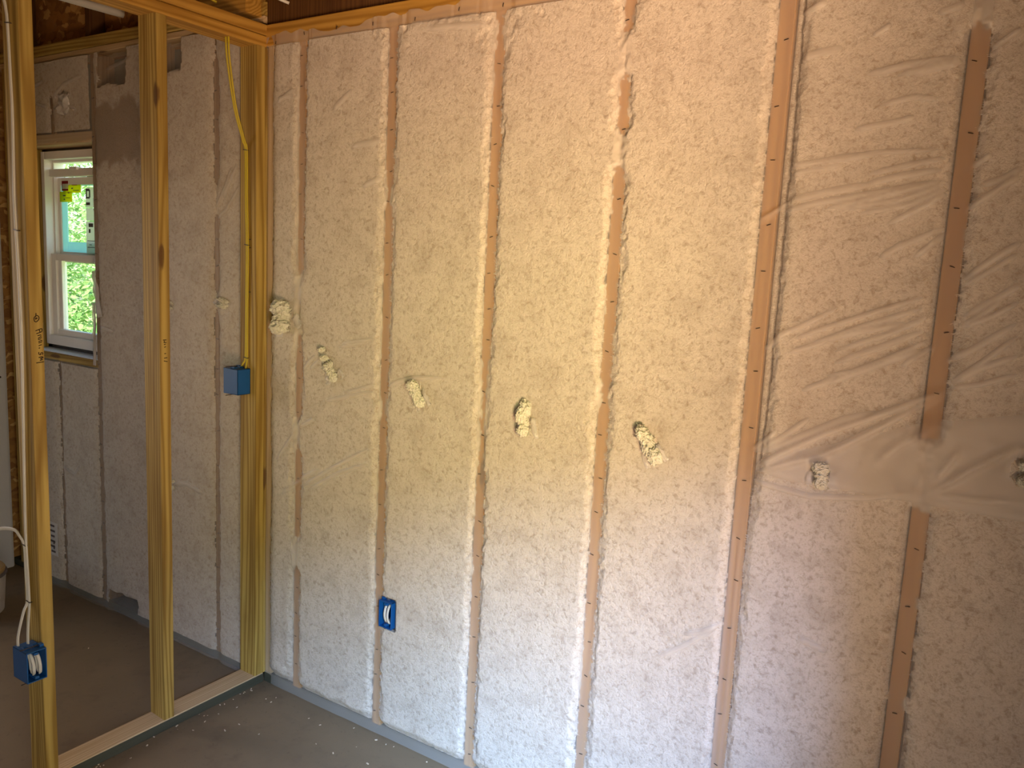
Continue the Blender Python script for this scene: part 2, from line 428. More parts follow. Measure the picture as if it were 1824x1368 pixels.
# ------------------------------------------------------------------ setting: shell
FX0, FX1, FY0, FY1 = -1.99, 3.10, -5.2, 0.13
f_ = box('floor', (FX0, FY0, -0.12), (FX1, FY1, 0.0), M_SLAB); tag(f_, kind='structure')
ceil = box('ceiling', (FX0, FY0, 2.84), (FX1, 0.20, 2.87), M_OSB); tag(ceil, kind='structure')
for i in range(12):
    y = -0.55 - 0.4064 * i
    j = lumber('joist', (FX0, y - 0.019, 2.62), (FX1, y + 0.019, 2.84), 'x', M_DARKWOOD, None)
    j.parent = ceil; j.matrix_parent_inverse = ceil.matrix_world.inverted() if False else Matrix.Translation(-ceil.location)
bm = bmesh.new()
for lo, hi in (((3.06, FY0, 0), (3.10, -2.575, 2.84)), ((3.06, -1.625, 0), (3.10, FY1, 2.84)), ((3.06, -2.575, 2.05), (3.10, -1.625, 2.84))): add_box(bm, lo, hi)
tag(obj('wall_right', bm, M_OSB), kind='structure')
bm = bmesh.new()
for lo, hi in (((-1.99, FY0, 0), (-1.945, -1.7, 2.84)), ((-1.99, -.85, 0), (-1.945, FY1, 2.84)), ((-1.99, -1.7, 2.05), (-1.945, -.85, 2.84))): add_box(bm, lo, hi)  # opening added to let the far-room fill light in
wle = tag(obj('wall_left', bm, M_OSB), kind='structure')
wfr = box('wall_front', (FX0, FY0, 0), (FX1, FY0 + 0.1, 2.84), M_OSB); tag(wfr, kind='structure')

def child_keep(o, p):
    o.parent = p; o.matrix_parent_inverse = Matrix.Translation(-Vector(p.location)); return o

# exterior wall: sheathing with the window hole, framing lumber as its pieces
WX0, WX1, WZ0, WZ1 = -1.72, -1.125, 1.165, 2.11
bm = bmesh.new()
for lo, hi in (((-1.945, .094, 0), (WX0, .13, 2.47)), ((WX1, .094, 0), (3.06, .13, 2.47)), ((WX0, .094, 0), (WX1, .13, WZ0)), ((WX0, .094, WZ1), (WX1, .13, 2.47))): add_box(bm, lo, hi)
wall = tag(obj('wall_back', bm, M_SHEATH), kind='structure')
box('rim_sheathing', (-1.945, .10, 2.47), (-0.1, .13, 2.84), M_OSB, wall)
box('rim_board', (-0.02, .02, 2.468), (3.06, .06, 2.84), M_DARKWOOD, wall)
SX0, SP = 0.1858, 0.4064
STUDS = [SX0 + SP * k for k in range(8)]
lumber('stud', (.003, 0.006, .038), (.030, .089, 2.394), 'z', M_PALE, wall)
for k, x in enumerate(STUDS):
    lumber('stud', (x - .019, 0.0, .038), (x + .019, .089, 2.394), 'z', M_WALLSTUD, wall)
LST = [-0.275, -0.672, -1.097]
for x in LST: lumber('stud', (x - .019, 0, .038), (x + .019, .089, 2.475), 'z', M_BROWN, wall)
lumber('stud', (-1.86, -.004, .038), (-1.76, .089, 2.475), 'z', M_STUD, wall)
for z0, z1 in ((.038, 1.13), (2.16, 2.475)):
    lumber('cripple_stud', (-1.445, .002, z0), (-1.409, .089, z1), 'z', M_BROWN, wall)
lumber('stud', (-1.735, 0.004, 1.165), (-1.690, .092, 2.11), 'z', M_STUD, wall)
lumber('sill', (-1.74, -.004, 1.128), (-1.108, .092, 1.162), 'x', M_STUD, wall)
lumber('header', (-1.76, 0.0, 2.112), (-1.108, .092, 2.16), 'x', M_PALE, wall)
lumber('bottom_plate', (0.0, .003, 0.0), (3.06, .092, .038), 'x', M_TREATED, wall)
lumber('bottom_plate', (-1.945, .003, 0.0), (-0.09, .092, .038), 'x', M_TREATED, wall)
lumber('top_plate', (0.0, -.001, 2.394), (3.06, .089, 2.467), 'x', M_PLATE, wall)
lumber('top_plate', (-1.945, 0.002, 2.477), (-0.02, .089, 2.502), 'x', M_PALE, wall)
lumber('top_plate', (-1.945, 0.0, 2.504), (-0.02, .089, 2.550), 'x', M_STUD, wall)
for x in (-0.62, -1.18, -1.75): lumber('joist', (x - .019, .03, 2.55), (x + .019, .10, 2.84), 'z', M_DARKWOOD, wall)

# ------------------------------------------------------------------ partition of open studs
part = empty('partition_frame', (-0.0445, -2.0, 0.0))
tag(part, 'open partition of yellowish pine studs, plates and corner post running toward the camera', 'partition wall', kind='thing')
PF = lambda o: child_keep(o, part)
bm_ = lumber('bottom_plate', (-.089, -4.6, .0105), (0, -.004, .038), 'y', M_PALE); PF(bm_)
bt_ = lumber('bottom_plate', (-.086, -4.6, 0.0), (.002, -.004, .0345), 'y', M_TREATED); PF(bt_); bt_['label'] = 'dark green treated lower edge of the bottom plate'
PF(lumber('top_plate', (-.089, -4.6, 2.391), (0, .0, 2.4285), 'y', M_PLATE))
PF(lumber('top_plate', (-.089, -4.6, 2.430), (.0015, -.0, 2.467), 'y', M_PLATE))
stud_l = PF(lumber('stud', (-.089, -.835, .038), (0, -.797, 2.391), 'z', M_STUD)); stud_l['label'] = 'stud nearest the camera with white cable and blue box'
stud_m = PF(lumber('stud', (-.089, -.430, .038), (0, -.392, 2.391), 'z', M_STUD, twist=0.12)); stud_m['label'] = 'bare middle stud of the partition'
for y in (-1.2414, -1.648, -2.054, -2.46, -2.867): PF(lumber('stud', (-.089, y, .038), (0, y + .038, 2.391), 'z', M_STUD))
post = PF(lumber('corner_post', (-.089, -.042, .038), (0, -.0045, 2.391), 'z', M_STUD)); post['label'] = 'corner stud carrying the yellow cables and a blue box'
PF(lumber('corner_post', (-.087, -.0035, .038), (.0, .034, 2.391), 'z', M_STUD))

# handwriting on the studs
def marks(name, strokes, x, r, parent):
    bm = bmesh.new()
    for s in strokes:
        pts = [(x, y, z) for y, z in s]
        tube_bm(bm, pts, r, 0.0006, n=6, up=(1, 0, 0), sub=3)
    o = obj(name, bm, M_INK)
    o.parent = parent; o.matrix_parent_inverse = (Matrix.Translation(-Vector(part.location)) if False else Matrix.Identity(4)); return o
FOLDS = [([(1.844,1.935),(1.948,1.946),(2.059,1.958)],4,5),([(1.851,1.916),(1.984,1.938)],3,5),([(1.896,1.947),(2.049,1.961),(2.187,1.963)],3,4),([(1.833,1.827),(1.932,1.852),(2.077,1.877),(2.202,1.902)],4,6),([(1.928,1.833),(2.06,1.864),(2.202,1.902)],5,5),([(1.954,1.831),(2.099,1.857),(2.199,1.892)],4,5),([(2.005,1.823),(2.127,1.849),(2.2,1.883)],3,5),([(2.072,1.798),(2.201,1.876)],3,5),([(2.07,1.726),(2.127,1.769)],3,6),([(2.14,1.728),(2.202,1.79)],3,5),([(2.073,1.736),(2.154,1.777),(2.201,1.8)],3,5),([(1.785,1.805),(1.832,1.835),(1.868,1.857)],4,5),([(1.862,1.857),(1.945,1.875),(2.057,1.895)],3,7),([(1.833,1.498),(1.871,1.538),(1.918,1.562),(2.016,1.623)],4,5),([(1.884,1.52),(1.976,1.564),(2.087,1.612),(2.195,1.655)],5,5),([(1.913,1.505),(2.051,1.572),(2.193,1.63)],4,5),([(1.982,1.501),(2.111,1.561),(2.195,1.609)],3,5),([(1.972,1.445),(2.042,1.466),(2.113,1.504),(2.205,1.559)],5,5),([(2.139,1.485),(2.207,1.544)],3,5),([(1.938,1.519),(2.052,1.562),(2.156,1.591)],3,6),([(1.985,1.474),(2.095,1.528),(2.194,1.579)],3,6),([(1.981,2.014),(2.08,2.026),(2.116,2.037)],3,5),([(2.016,1.911),(2.118,1.934),(2.193,1.946)],3,5),([(2.018,1.89),(2.093,1.909),(2.191,1.922)],3,6),([(2.232,1.834),(2.275,1.868),(2.328,1.917)],6,5),([(2.243,1.849),(2.329,1.907)],5,5),([(2.234,1.926),(2.269,1.953)],3,5),([(2.248,1.883),(2.296,1.901),(2.327,1.924)],3,6),([(2.24,1.67),(2.294,1.71),(2.347,1.755)],5,5),([(2.236,1.68),(2.299,1.739),(2.345,1.774)],4,6),([(2.245,1.583),(2.287,1.616),(2.325,1.655)],4,5),([(2.245,1.582),(2.305,1.613),(2.359,1.653)],5,5),([(2.245,1.603),(2.317,1.657),(2.355,1.689)],3,6),([(2.239,1.458),(2.299,1.515),(2.367,1.586)],5,5),([(2.24,1.455),(2.3,1.503),(2.373,1.54)],4,6),([(2.24,1.45),(2.304,1.468),(2.378,1.501)],4,5),([(2.233,1.511),(2.279,1.541),(2.364,1.612)],3,6),([(2.244,1.451),(2.138,1.389),(2.008,1.319),(1.907,1.254),(1.819,1.186)],8,7),([(2.242,1.442),(2.101,1.337),(2.006,1.267),(1.925,1.232),(1.82,1.18)],7,7),([(1.823,1.236),(1.849,1.265),(1.89,1.307)],4,6),([(1.824,1.229),(1.903,1.291),(1.967,1.353)],4,6),([(1.828,1.228),(1.935,1.291),(2.035,1.351),(2.138,1.389)],4,8),([(1.832,1.495),(1.876,1.532)],3,6),([(1.888,1.493),(1.994,1.538)],3,5),([(1.975,1.426),(2.059,1.467),(2.201,1.542)],4,6),([(1.928,1.404),(2.024,1.456)],3,6),([(1.817,1.17),(1.884,1.162),(1.979,1.155),(2.097,1.174),(2.209,1.207)],5,6),([(2.235,1.216),(2.308,1.284),(2.389,1.349)],7,6),([(2.238,1.216),(2.316,1.216),(2.41,1.226)],4,6),([(2.116,1.261),(2.16,1.312),(2.216,1.355)],4,8),([(2.238,1.241),(2.284,1.328)],4,6),([(2.373,1.281),(2.391,1.331),(2.395,1.35)],4,6),([(1.846,2.277),(1.874,2.288),(1.909,2.3)],5,6),([(1.852,2.178),(1.899,2.188),(1.956,2.194)],3,7),([(2.24,2.161),(2.27,2.182),(2.294,2.199)],6,5),([(2.011,2.132),(2.083,2.147),(2.196,2.153)],4,5),([(2.059,2.121),(2.123,2.136),(2.196,2.15)],4,5),([(2.092,2.122),(2.197,2.145)],3,6),([(2.13,2.244),(2.187,2.26)],3,6),([(1.997,2.13),(2.057,2.139),(2.115,2.147)],3,6),([(2.032,2.061),(2.103,2.076),(2.162,2.069)],3,5),([(1.981,2.012),(2.043,2.02),(2.115,2.034)],3,5),([(2.006,2.21),(2.047,2.236)],3,5),([(0.399,1.379),(0.487,1.396),(0.572,1.411)],3,5),([(0.387,1.366),(0.536,1.396)],3,5),([(0.417,1.208),(0.492,1.232),(0.577,1.263)],4,5),([(0.194,0.821),(0.371,0.935),(0.572,1.049)],4,6),([(0.236,0.824),(0.411,0.927),(0.562,0.988)],3,6),([(0.076,0.908),(0.134,0.98),(0.19,1.045)],4,6),([(0.215,1.261),(0.249,1.299),(0.289,1.33)],4,6),([(0.613,1.254),(0.671,1.281),(0.722,1.298),(0.891,1.318)],5,6),([(0.312,1.166),(0.455,1.204),(0.572,1.237)],3,6),([(0.204,1.057),(0.286,1.104)],3,6),([(0.092,0.775),(0.235,0.88),(0.317,0.925)],3,7),([(0.066,2.195),(0.115,2.218),(0.163,2.236)],4,7),([(0.07,2.211),(0.163,2.215)],4,6),([(0.202,2.233),(0.225,2.258)],4,5),([(0.406,2.443),(0.504,2.437),(0.676,2.43)],3,8),([(0.638,2.397),(0.765,2.388),(0.976,2.385)],5,6),([(0.703,2.371),(0.862,2.363),(0.983,2.354)],4,8),([(0.486,1.904),(0.576,1.933)],3,8),([(0.432,2.034),(0.572,2.048)],3,8),([(0.341,2.151),(0.441,2.216)],3,8),([(0.305,1.314),(0.252,1.273)],3,6),([(1.686,0.711),(1.741,0.734),(1.793,0.771)],4,6),([(1.62,0.624),(1.689,0.675),(1.787,0.762)],3,6),([(1.98,0.792),(2.06,0.777)],2,7)]
MARKS_A = [[(-0.819,1.464),(-0.815,1.465),(-0.811,1.463),(-0.809,1.458),(-0.811,1.452),(-0.817,1.447),(-0.822,1.449),(-0.823,1.455),(-0.822,1.46),(-0.817,1.463)],[(-0.817,1.472),(-0.818,1.463),(-0.82,1.46)],[(-0.82,1.456),(-0.815,1.458),(-0.814,1.456)],[(-0.819,1.454),(-0.814,1.458)],[(-0.82,1.421),(-0.804,1.427),(-0.802,1.423),(-0.804,1.418),(-0.818,1.413)],[(-0.81,1.425),(-0.808,1.417)],[(-0.815,1.407),(-0.807,1.409),(-0.805,1.407)],[(-0.814,1.399),(-0.806,1.404),(-0.805,1.401)],[(-0.814,1.396),(-0.805,1.398)],[(-0.813,1.39),(-0.804,1.393),(-0.804,1.39)],[(-0.813,1.386),(-0.804,1.388)],[(-0.813,1.378),(-0.804,1.381)],[(-0.813,1.371),(-0.809,1.372)],[(-0.813,1.36),(-0.813,1.354),(-0.808,1.352),(-0.808,1.356),(-0.804,1.358),(-0.802,1.355),(-0.804,1.352)],[(-0.814,1.344),(-0.805,1.346),(-0.802,1.343),(-0.809,1.341),(-0.803,1.337)],[(-0.821,1.329),(-0.811,1.33),(-0.8,1.331)],[(-0.811,1.336),(-0.806,1.336)]]
MARKS_B = [[(-0.419,1.375),(-0.407,1.375)],[(-0.417,1.367),(-0.407,1.366)],[(-0.415,1.373),(-0.415,1.367)],[(-0.416,1.36),(-0.41,1.361)],[(-0.415,1.351),(-0.409,1.353)],[(-0.415,1.33),(-0.409,1.33)],[(-0.416,1.315),(-0.405,1.316)],[(-0.417,1.306),(-0.404,1.303)]]
def marks_on(name, strokes, stud, label):
    o = marks(name, strokes, 0.0006, 0.0013, None)
    o.parent = stud; o.matrix_parent_inverse = Matrix.Translation(-Vector(stud.location)); o['label'] = label
marks_on('handwriting', MARKS_A, stud_l, 'dark marker scrawl reading downward')
marks_on('handwriting', MARKS_B, stud_m, 'short dark marker strokes')

# cable staples on the studs (sub-parts)
staple_me = None
def cable_staple(p, w, stud, rot=0.0):
    bm = bmesh.new()
    add_box(bm, (-w / 2, -.0012, -.0014), (w / 2, .0012, .0014), .0006)
    add_box(bm, (-w / 2, 0, -.0012), (-w / 2 + .002, .009, .0012)); add_box(bm, (w / 2 - .002, 0, -.0012), (w / 2, .009, .0012))
    o = obj('cable_staple', bm, M_STEEL)
    o.parent = stud; o.location = p; o.rotation_euler = (0, rot, 0)
    o.matrix_parent_inverse = Matrix.Translation(-Vector(stud.location))
YS = -.835
for x, z in ((-.047, 2.256), (-.043, 1.702), (-.068, .775), (-.056, .600)): cable_staple((x, YS - .0078, z), .022, stud_l, 0.12)
for x, z in ((-.053, 2.035), (-.046, 1.700), (-.050, 1.287)): cable_staple((x, -.042 - .0078, z), .020, post, 0.12)
for x, z in ((-.036, 1.72), (-.036, 1.69), (-.036, 1.53)):     # plate straps beside the cable
    cable_staple((x, -.0435, z), .013, post, 0.0)

# ------------------------------------------------------------------ cables
UPY = (0, 1, 0)
def thing_tube(name, pts, ra, rb, mat, label, cat, group=None, up=UPY):
    o = tube(name, pts, ra, mat, None, rb=rb, n=10, up=up)
    return tag(o, label, cat, group)
yc = -.042 - .0042
thing_tube('yellow_cable', [(-.024, -.153, 2.41), (-.024, -.152, 2.36), (-.030, -.140, 2.30), (-.042, -.105, 2.17), (-.052, -.062, 2.07), (-.056, yc, 2.03), (-.054, yc, 1.86), (-.049, yc, 1.70), (-.051, yc, 1.50), (-.054, yc, 1.30), (-.062, -.052, 1.262), (-.078, -.066, 1.218), (-.082, -.070, 1.196)],
           .0042, .0028, M_YELLOW, 'yellow cable on the corner post entering the far side of the blue box top', 'cable', 'yellow cables down the corner post')
thing_tube('yellow_cable', [(-.013, -.150, 2.41), (-.014, -.149, 2.36), (-.021, -.137, 2.30), (-.034, -.103, 2.17), (-.044, -.061, 2.07), (-.047, yc, 2.03), (-.045, yc, 1.86), (-.040, yc, 1.70), (-.042, yc, 1.50), (-.045, yc, 1.30), (-.044, -.050, 1.262), (-.040, -.062, 1.222), (-.038, -.070, 1.200)],
           .0042, .0028, M_YELLOW, 'yellow cable on the corner post entering the near side of the blue box top', 'cable', 'yellow cables down the corner post')
yw = YS - .0045
thing_tube('white_cable', [(-.075, -.80, 2.44), (-.066, yw, 2.35), (-.056, yw, 2.301), (-.049, yw, 2.256), (-.044, yw, 2.12), (-.041, yw, 2.02), (-.046, yw, 1.88), (-.050, yw, 1.794), (-.046, yw, 1.702), (-.040, yw, 1.55), (-.038, yw, 1.402), (-.042, yw, 1.28), (-.047, yw, 1.156), (-.055, yw, .98), (-.060, yw, .813), (-.057, yw, .70), (-.054, yw, .602), (-.048, yw - .006, .56), (-.036, yw - .016, .515), (-.030, yw - .020, .478)],
           .0055, .0034, M_WHITE, 'white cable stapled all the way down the nearest stud into the blue box', 'cable', 'white cables at the nearest stud')
thing_tube('white_cable', [(-.045, -1.206, .66), (-.12, -1.15, .70), (-.22, -1.02, .745), (-.24, -.93, .768), (-.19, yw - .02, .80), (-.12, yw - .006, .812), (-.085, yw - .006, .80), (-.071, yw, .77), (-.068, yw, .70), (-.065, yw, .602), (-.064, yw - .012, .57), (-.056, yw - .028, .53), (-.046, yw - .040, .50), (-.038, yw - .044, .478)],
           .0055, .0034, M_WHITE, 'white cable looping in from the side low on the nearest stud', 'cable', 'white cables at the nearest stud')
thing_tube('yellow_cable', [(-.10, -.30, 2.62), (-.09, -.24, 2.54), (-.06, -.20, 2.512), (-.05, -.17, 2.50)], .0045, .003, M_YELLOW,
           'short yellow cable end above the top plate of the partition', 'cable')
thing_tube('white_cable', [(-.06, -.02, 2.64), (0.02, -.04, 2.575), (0.06, -.03, 2.548), (.10, .012, 2.53)], .0050, .003, M_WHITE,
           'short white cable against the dark rim board above the corner', 'cable')

# ------------------------------------------------------------------ electrical boxes (opening along local +X)
def outlet_box(loc, rotz, label, loops=True, group='blue outlet boxes'):
    r = empty('outlet_box', loc, (0, 0, rotz)); tag(r, label, 'outlet box', group)
    D, Wd, Hh, t = .080, .057, .095, .003
    bm = bmesh.new()
    add_box(bm, (-D, -Wd / 2, -Hh / 2), (-D + t, Wd / 2, Hh / 2), .001)
    add_box(bm, (-D, -Wd / 2, -Hh / 2), (0, -Wd / 2 + t, Hh / 2), .001)
    add_box(bm, (-D, Wd / 2 - t, -Hh / 2), (0, Wd / 2, Hh / 2), .001)
    add_box(bm, (-D, -Wd / 2, -Hh / 2), (0, Wd / 2, -Hh / 2 + t), .001)
    add_box(bm, (-D, -Wd / 2, Hh / 2 - t), (0, Wd / 2, Hh / 2), .001)
    for s in (-1, 1):
        add_box(bm, (-.040, -.006, s * (Hh / 2 - .010) - .004), (-.001, .006, s * (Hh / 2 - .010) + .004), .001)   # screw bosses
    obj('shell', bm, M_BLUE, r)
    for s in (-1, 1):                                          # cable clamps on the top
        bm = bmesh.new(); add_box(bm, (-.052, s * .013 - .008, Hh / 2), (-.026, s * .013 + .008, Hh / 2 + .004), .001)
        add_box(bm, (-.050, s * .013 - .006, Hh / 2 + .003), (-.036, s * .013 + .006, Hh / 2 + .0065), .001)
        obj('cable_clamp', bm, M_BLUE, r)
    for s in (-1, 1):
        bm = bmesh.new(); add_box(bm, (-.030, Wd / 2 - .012, s * (Hh / 2 + .004) - .004), (-.014, Wd / 2, s * (Hh / 2 + .004) + .004), .001)
        n = obj('nail_bracket', bm, M_BLUE, r)
        bm = bmesh.new(); tube_bm(bm, [(-.022, -.036, s * (Hh / 2 + .006)), (-.022, Wd / 2 + .002, s * (Hh / 2 + .004))], .0016, n=8, up=(0, 0, 1), sub=1)
        obj('nail', bm, M_STEEL, r)
    if loops:
        for k, (yy, x0) in enumerate(((-.008, -.030), (.008, -.026))):
            p = [(x0 - .02, yy, Hh / 2 - .004), (x0 + .012, yy, .030), (x0 + .024, yy + .001, .005), (x0 + .022, yy + .003, -.020), (x0 + .012, yy + .006, -.031), (x0 - .004, yy + .008, -.022), (x0 - .014, yy + .009, .01), (x0 - .03, yy + .004, .030)]
            o = tube('wire_loop', p, .0050, M_WHITE, r, rb=.0028, n=8, up=(1, 0, 0)); o['label'] = 'white cable end folded inside the box'
    return r
bL = outlet_box((.033, -.8665, .432), 0.0, 'blue outlet box with folded white wires on the nearest stud')
bM = outlet_box((-.110, -.0715, 1.200), math.pi, 'blue box on the corner post fed by two yellow cables from above', loops=False)
# mirror the bracket side for the post's box: its stud lies on the other side
for ch in bM.children:
    if ch.name.startswith('nail'):
        ch.scale = (1, -1, 1)
for ch in bL.children:
    pass
bW = outlet_box((.6415, -.023, .468), -math.pi / 2, 'blue outlet box showing through a cut in the wall netting, white wire inside')
for ch in bW.children:
    if ch.name.startswith('nail'): ch.scale = (1, -1, 1)

# ------------------------------------------------------------------ insulation behind the netting
def seg_dist(X, Z, a, b2):
    dx, dz = b2[0] - a[0], b2[1] - a[1]; L2 = dx * dx + dz * dz
    t = np.clip(((X - a[0]) * dx + (Z - a[1]) * dz) / L2, 0, 1)
    return np.hypot(X - a[0] - t * dx, Z - a[1] - t * dz), t
COVER = {0: [(1.60, 1.38, .75), (1.08, .98, .9), (.62, .52, .95), (1.36, 1.33, .3)],
         1: [(1.90, 1.85, .28), (1.20, 1.15, .3)],
         2: [(2.37, 2.30, .3), (1.38, 1.05, .32), (.73, .70, .2)],
         3: [(2.27, 2.19, 1.0), (2.03, 1.95, .8), (2.11, 2.095, .25), (1.36, 1.30, .2)],
         4: [],
         5: [(2.6, 2.22, 1.2), (1.78, 1.76, .2), (1.33, 1.18, 1.4), (.955, .935, .25), (.715, .695, .5)],
         6: [(1.2, 1.1, 1.0)], 7: [(1.2, 1.1, 1.0)]}
LEAN = {0: [(2.4, .004), (1.2, .0), (0, -.004)], 5: [(2.4, -.004), (1.5, -.004), (.95, -.005), (.4, .004)]}
def h_main(X, Z):
    H = np.full(X.shape, 1.0)
    fuzz = 0.0055 * vn(X, Z, .0065, 3, .005) + .0030 * vn(X, Z, .018, 5) + .0025 * vn(X * .6, Z, .055, 9) + .002 * vn(X * .3, Z, .17, 12)
    for k, x in enumerate(STUDS):
        w = .0170 + {4: .004, 5: .009}.get(k, 0.0) + 0 * Z
        zj = .012 * vn(X, Z, .012, 44 + k) + .010 * vn(X, Z, .03, 47)
        for zt, zb, s in COVER.get(k, ()):
            w = w - .034 * s * sstep(zb - .022, zb + .012, Z + zj) * (1 - sstep(zt - .012, zt + .022, Z + zj))
        ln = LEAN.get(k); xc = x
        if ln: xc = x + np.interp(Z, [p[0] for p in ln][::-1], [p[1] for p in ln][::-1])
        e = np.abs(X - xc) - w + fuzz * (0.45 if k == 4 else 1.0)
        if k == 4:   # slack film and a void on the right-hand side of this stud, upper half
            e = e - np.where(X > xc, .024 * sstep(1.0, 1.35, Z), 0)
        hk = np.where(e > 0, .0115 * (1 - np.exp(-np.maximum(e, 0) / .024)), e * 1.6)
        H = np.minimum(H, hk)
    bul = .006 + .006 * vn(X, Z, .33, 21) + .0035 * vn(X, Z, .10, 22)
    ue = np.interp(X, [0.035] + STUDS + [STUDS[-1] + SP], np.arange(len(STUDS) + 2)); ue = ue - np.floor(ue)
    pil = np.sin(np.pi * ue) ** 0.9 * np.where(X < STUDS[0], .006, .024) * sstep(.04, .22, Z) * (1 - sstep(2.20, 2.39, Z))
    H = np.where(H > 0, H * (0.85 + bul / .014 + pil / .0115), H)
    rough = .0030 * fbm(X, Z, .034, 31, 3, .6) - .0075 * np.maximum(fbm(X, Z, .022, 35, 2) - .35, 0) + .0008 * vn(X, Z, .008, 37)
    H = H + np.where(H > 0, rough * sstep(0, .006, H), 0)
    # narrow corner bay is set back
    H = np.minimum(H, np.where(X > .034 + fuzz, .012 * (1 - np.exp(-np.maximum(X - .034 - fuzz, 0) / .012)), (X - .034 - fuzz) * 1.6))
    H = H - .004 * (1 - sstep(.1, .18, X))
    # at the floor the fill thins out above the bottom plate
    H = H - .02 * (1 - sstep(.035, .075 + .012 * vn(X, Z * 0, .06, 41), Z))
    # hole around the outlet box
    inb = sstep(.605, .612, X) * (1 - sstep(.672, .680, X)) * sstep(.412, .420, Z) * (1 - sstep(.517, .525, Z))
    H = H - .10 * inb
    # dents around the fill holes
    for tx, tz in TUFT_AT:
        d = np.hypot((X - tx) / .055, (Z - tz) / .06)
        H = H - .006 * np.exp(-d * d * 1.6)
    return H
TUFT_AT = [(.126, 1.45), (.343, 1.298), (.748, 1.25), (1.16, 1.226), (1.562, 1.207), (1.998, 1.214), (2.40, 1.295)]
LAB = ['fiberglass fill in the narrow bay beside the corner post', 'fiberglass fill right of the corner bay, second bay from the partition',
       'fiberglass fill in the bay just right of the wall outlet box stud', 'fiberglass fill in the fourth bay from the partition, brightest near the floor',
       'fiberglass fill in the fifth bay from the partition, warm lit near the top', 'fiberglass fill behind the fan of diagonal netting folds',
       'fiberglass fill in the bay cut by the right picture edge', 'fiberglass fill in the last bay beside the right wall']
edges = [0.004] + STUDS
for i in range(len(edges) - 1):
    a, b2 = edges[i], edges[i + 1]
    xs = np.linspace(a, b2, int((b2 - a) / (.0031 if i < 7 else .008)) + 2); zs = np.arange(.042, 2.392, .0045 if i < 7 else .01)
    X, Z = np.meshgrid(xs, zs)
    H = h_main(X, Z)
    m = (X > (a + (.012 if i else -1))) & (X < b2 - .012)
    keep = (H > -.004) | (i == 0) & (H > -.006)
    keep |= (H > -.03) & (Z < .08) & m
    H = np.clip(H, -.07, 1)
    # a skirt: border columns fold back beside the studs so the fill has depth
    o = grid_mesh('insulation_fill', X, -H, Z, M_WOOL, None, keep, dict(brown_tint=np.zeros(X.shape)))
    tag(o, LAB[i], 'insulation', 'blown-in insulation bays')
    # back body of the fill, filling the cavity between the studs
    bx0, bx1 = a + .0215, b2 - .0215
    bm = bmesh.new(); add_box(bm, (bx0, .014 if i else .04, .045), (bx1, .091, 2.388), .004)
    if i == 2:
        bm.free(); bm = bmesh.new()
        add_box(bm, (bx0, .014, .53), (bx1, .091, 2.388), .004); add_box(bm, (bx0, .014, .045), (bx1, .091, .40), .004); add_box(bm, (.69, .014, .40), (bx1, .091, .53), .004)
    obj('cavity_wool', bm, M_WOOL, o)

# loose fibres that stick out over the stud faces
def fringe(k, side, parent):
    rr2 = np.random.RandomState(100 + k * 2 + (side > 0))
    n = 1500; z = np.sort(rr2.uniform(.06, 2.38, n)); u = np.arange(0, .034, .0006)
    Xs = STUDS[k] + side * (.034 - u)[None, :] + 0 * z[:, None]; Zs = np.repeat(z[:, None], len(u), 1)
    neg = h_main(Xs, Zs) <= .0008; hit = neg.any(1); j = neg.argmax(1)
    x0 = STUDS[k] + side * (.034 - u[j]); z = z[hit]; x0 = x0[hit]; m = len(z)
    L = rr2.uniform(.002, .0085, m); a = rr2.normal(0, .7, m); w = rr2.uniform(.0004, .0009, m)
    dx, dz = -side * np.cos(a) * L, np.sin(a) * L
    y0 = -rr2.uniform(.0012, .0030, m)
    A = np.stack([x0 + side * .003, y0 - .001, z - w], 1); B = np.stack([x0 + side * .003, y0 - .001, z + w], 1); C = np.stack([x0 + dx, y0 - .0002, z + dz], 1)
    V = np.stack([A, B, C], 1).reshape(-1, 3)
    me = bpy.data.meshes.new('fibre_fringe'); me.from_pydata(V.tolist(), [], np.arange(3 * m).reshape(-1, 3).tolist()); me.materials.append(M_WOOL)
    o = link(bpy.data.objects.new('fibre_fringe', me), parent); o['kind'] = 'stuff'
fills = [o for o in col.objects if o.name.startswith('insulation_fill')]
for i in range(7):
    fringe(i, -1, fills[i])
    if i < 6: fringe(i, 1, fills[i + 1])

# left part of the wall, beyond the partition
HOLES = [(-1.043, -.842, 2.352, 9), (-.70, -.478, 2.372, 9), (-1.045, -.83, -1, .092)]
def h_left(X, Z):
    H = np.full(X.shape, 1.0)
    fuzz = .004 * vn(X, Z, .012, 53) + .004 * vn(X * .5, Z, .06, 59)
    for x, w0, zr in [(-.275, .014, None), (-.672, .014, None), (-1.097, .014, None), (-1.427, .011, None)]:
        e = np.abs(X - x) - w0 + fuzz + .004 * vn(X * .2, Z, .2, int(abs(x) * 100))
        if x == -.275: e = e + .02 * sstep(1.78, 1.83, Z) * (1 - sstep(1.90, 1.96, Z)) + .012 * sstep(2.36, 2.39, Z) + .012 * sstep(1.42, 1.46, Z) * (1 - sstep(1.50, 1.55, Z))
        if x == -1.427: e = e + .03 * sstep(2.31, 2.34, Z)
        H = np.minimum(H, np.where(e > 0, .011 * (1 - np.exp(-np.maximum(e, 0) / .012)), e * 1.5))
    H = np.where(H > 0, H * (1 + .5 * vn(X, Z, .25, 61)), H)
    H = H + np.where(H > 0, .0016 * fbm(X, Z, .035, 67, 3), 0)
    for x0, x1, z0, z1 in HOLES:
        wob = .010 * vn(X, Z, .03, 71)
        H = H - .12 * sstep(x0 - .004, x0 + .004, X + wob) * (1 - sstep(x1 - .004, x1 + .004, X + wob)) * sstep(z0 - .02, z0 + .02, Z + wob) * (1 - sstep(z1 - .02, z1 + .02, Z + wob))
    return H
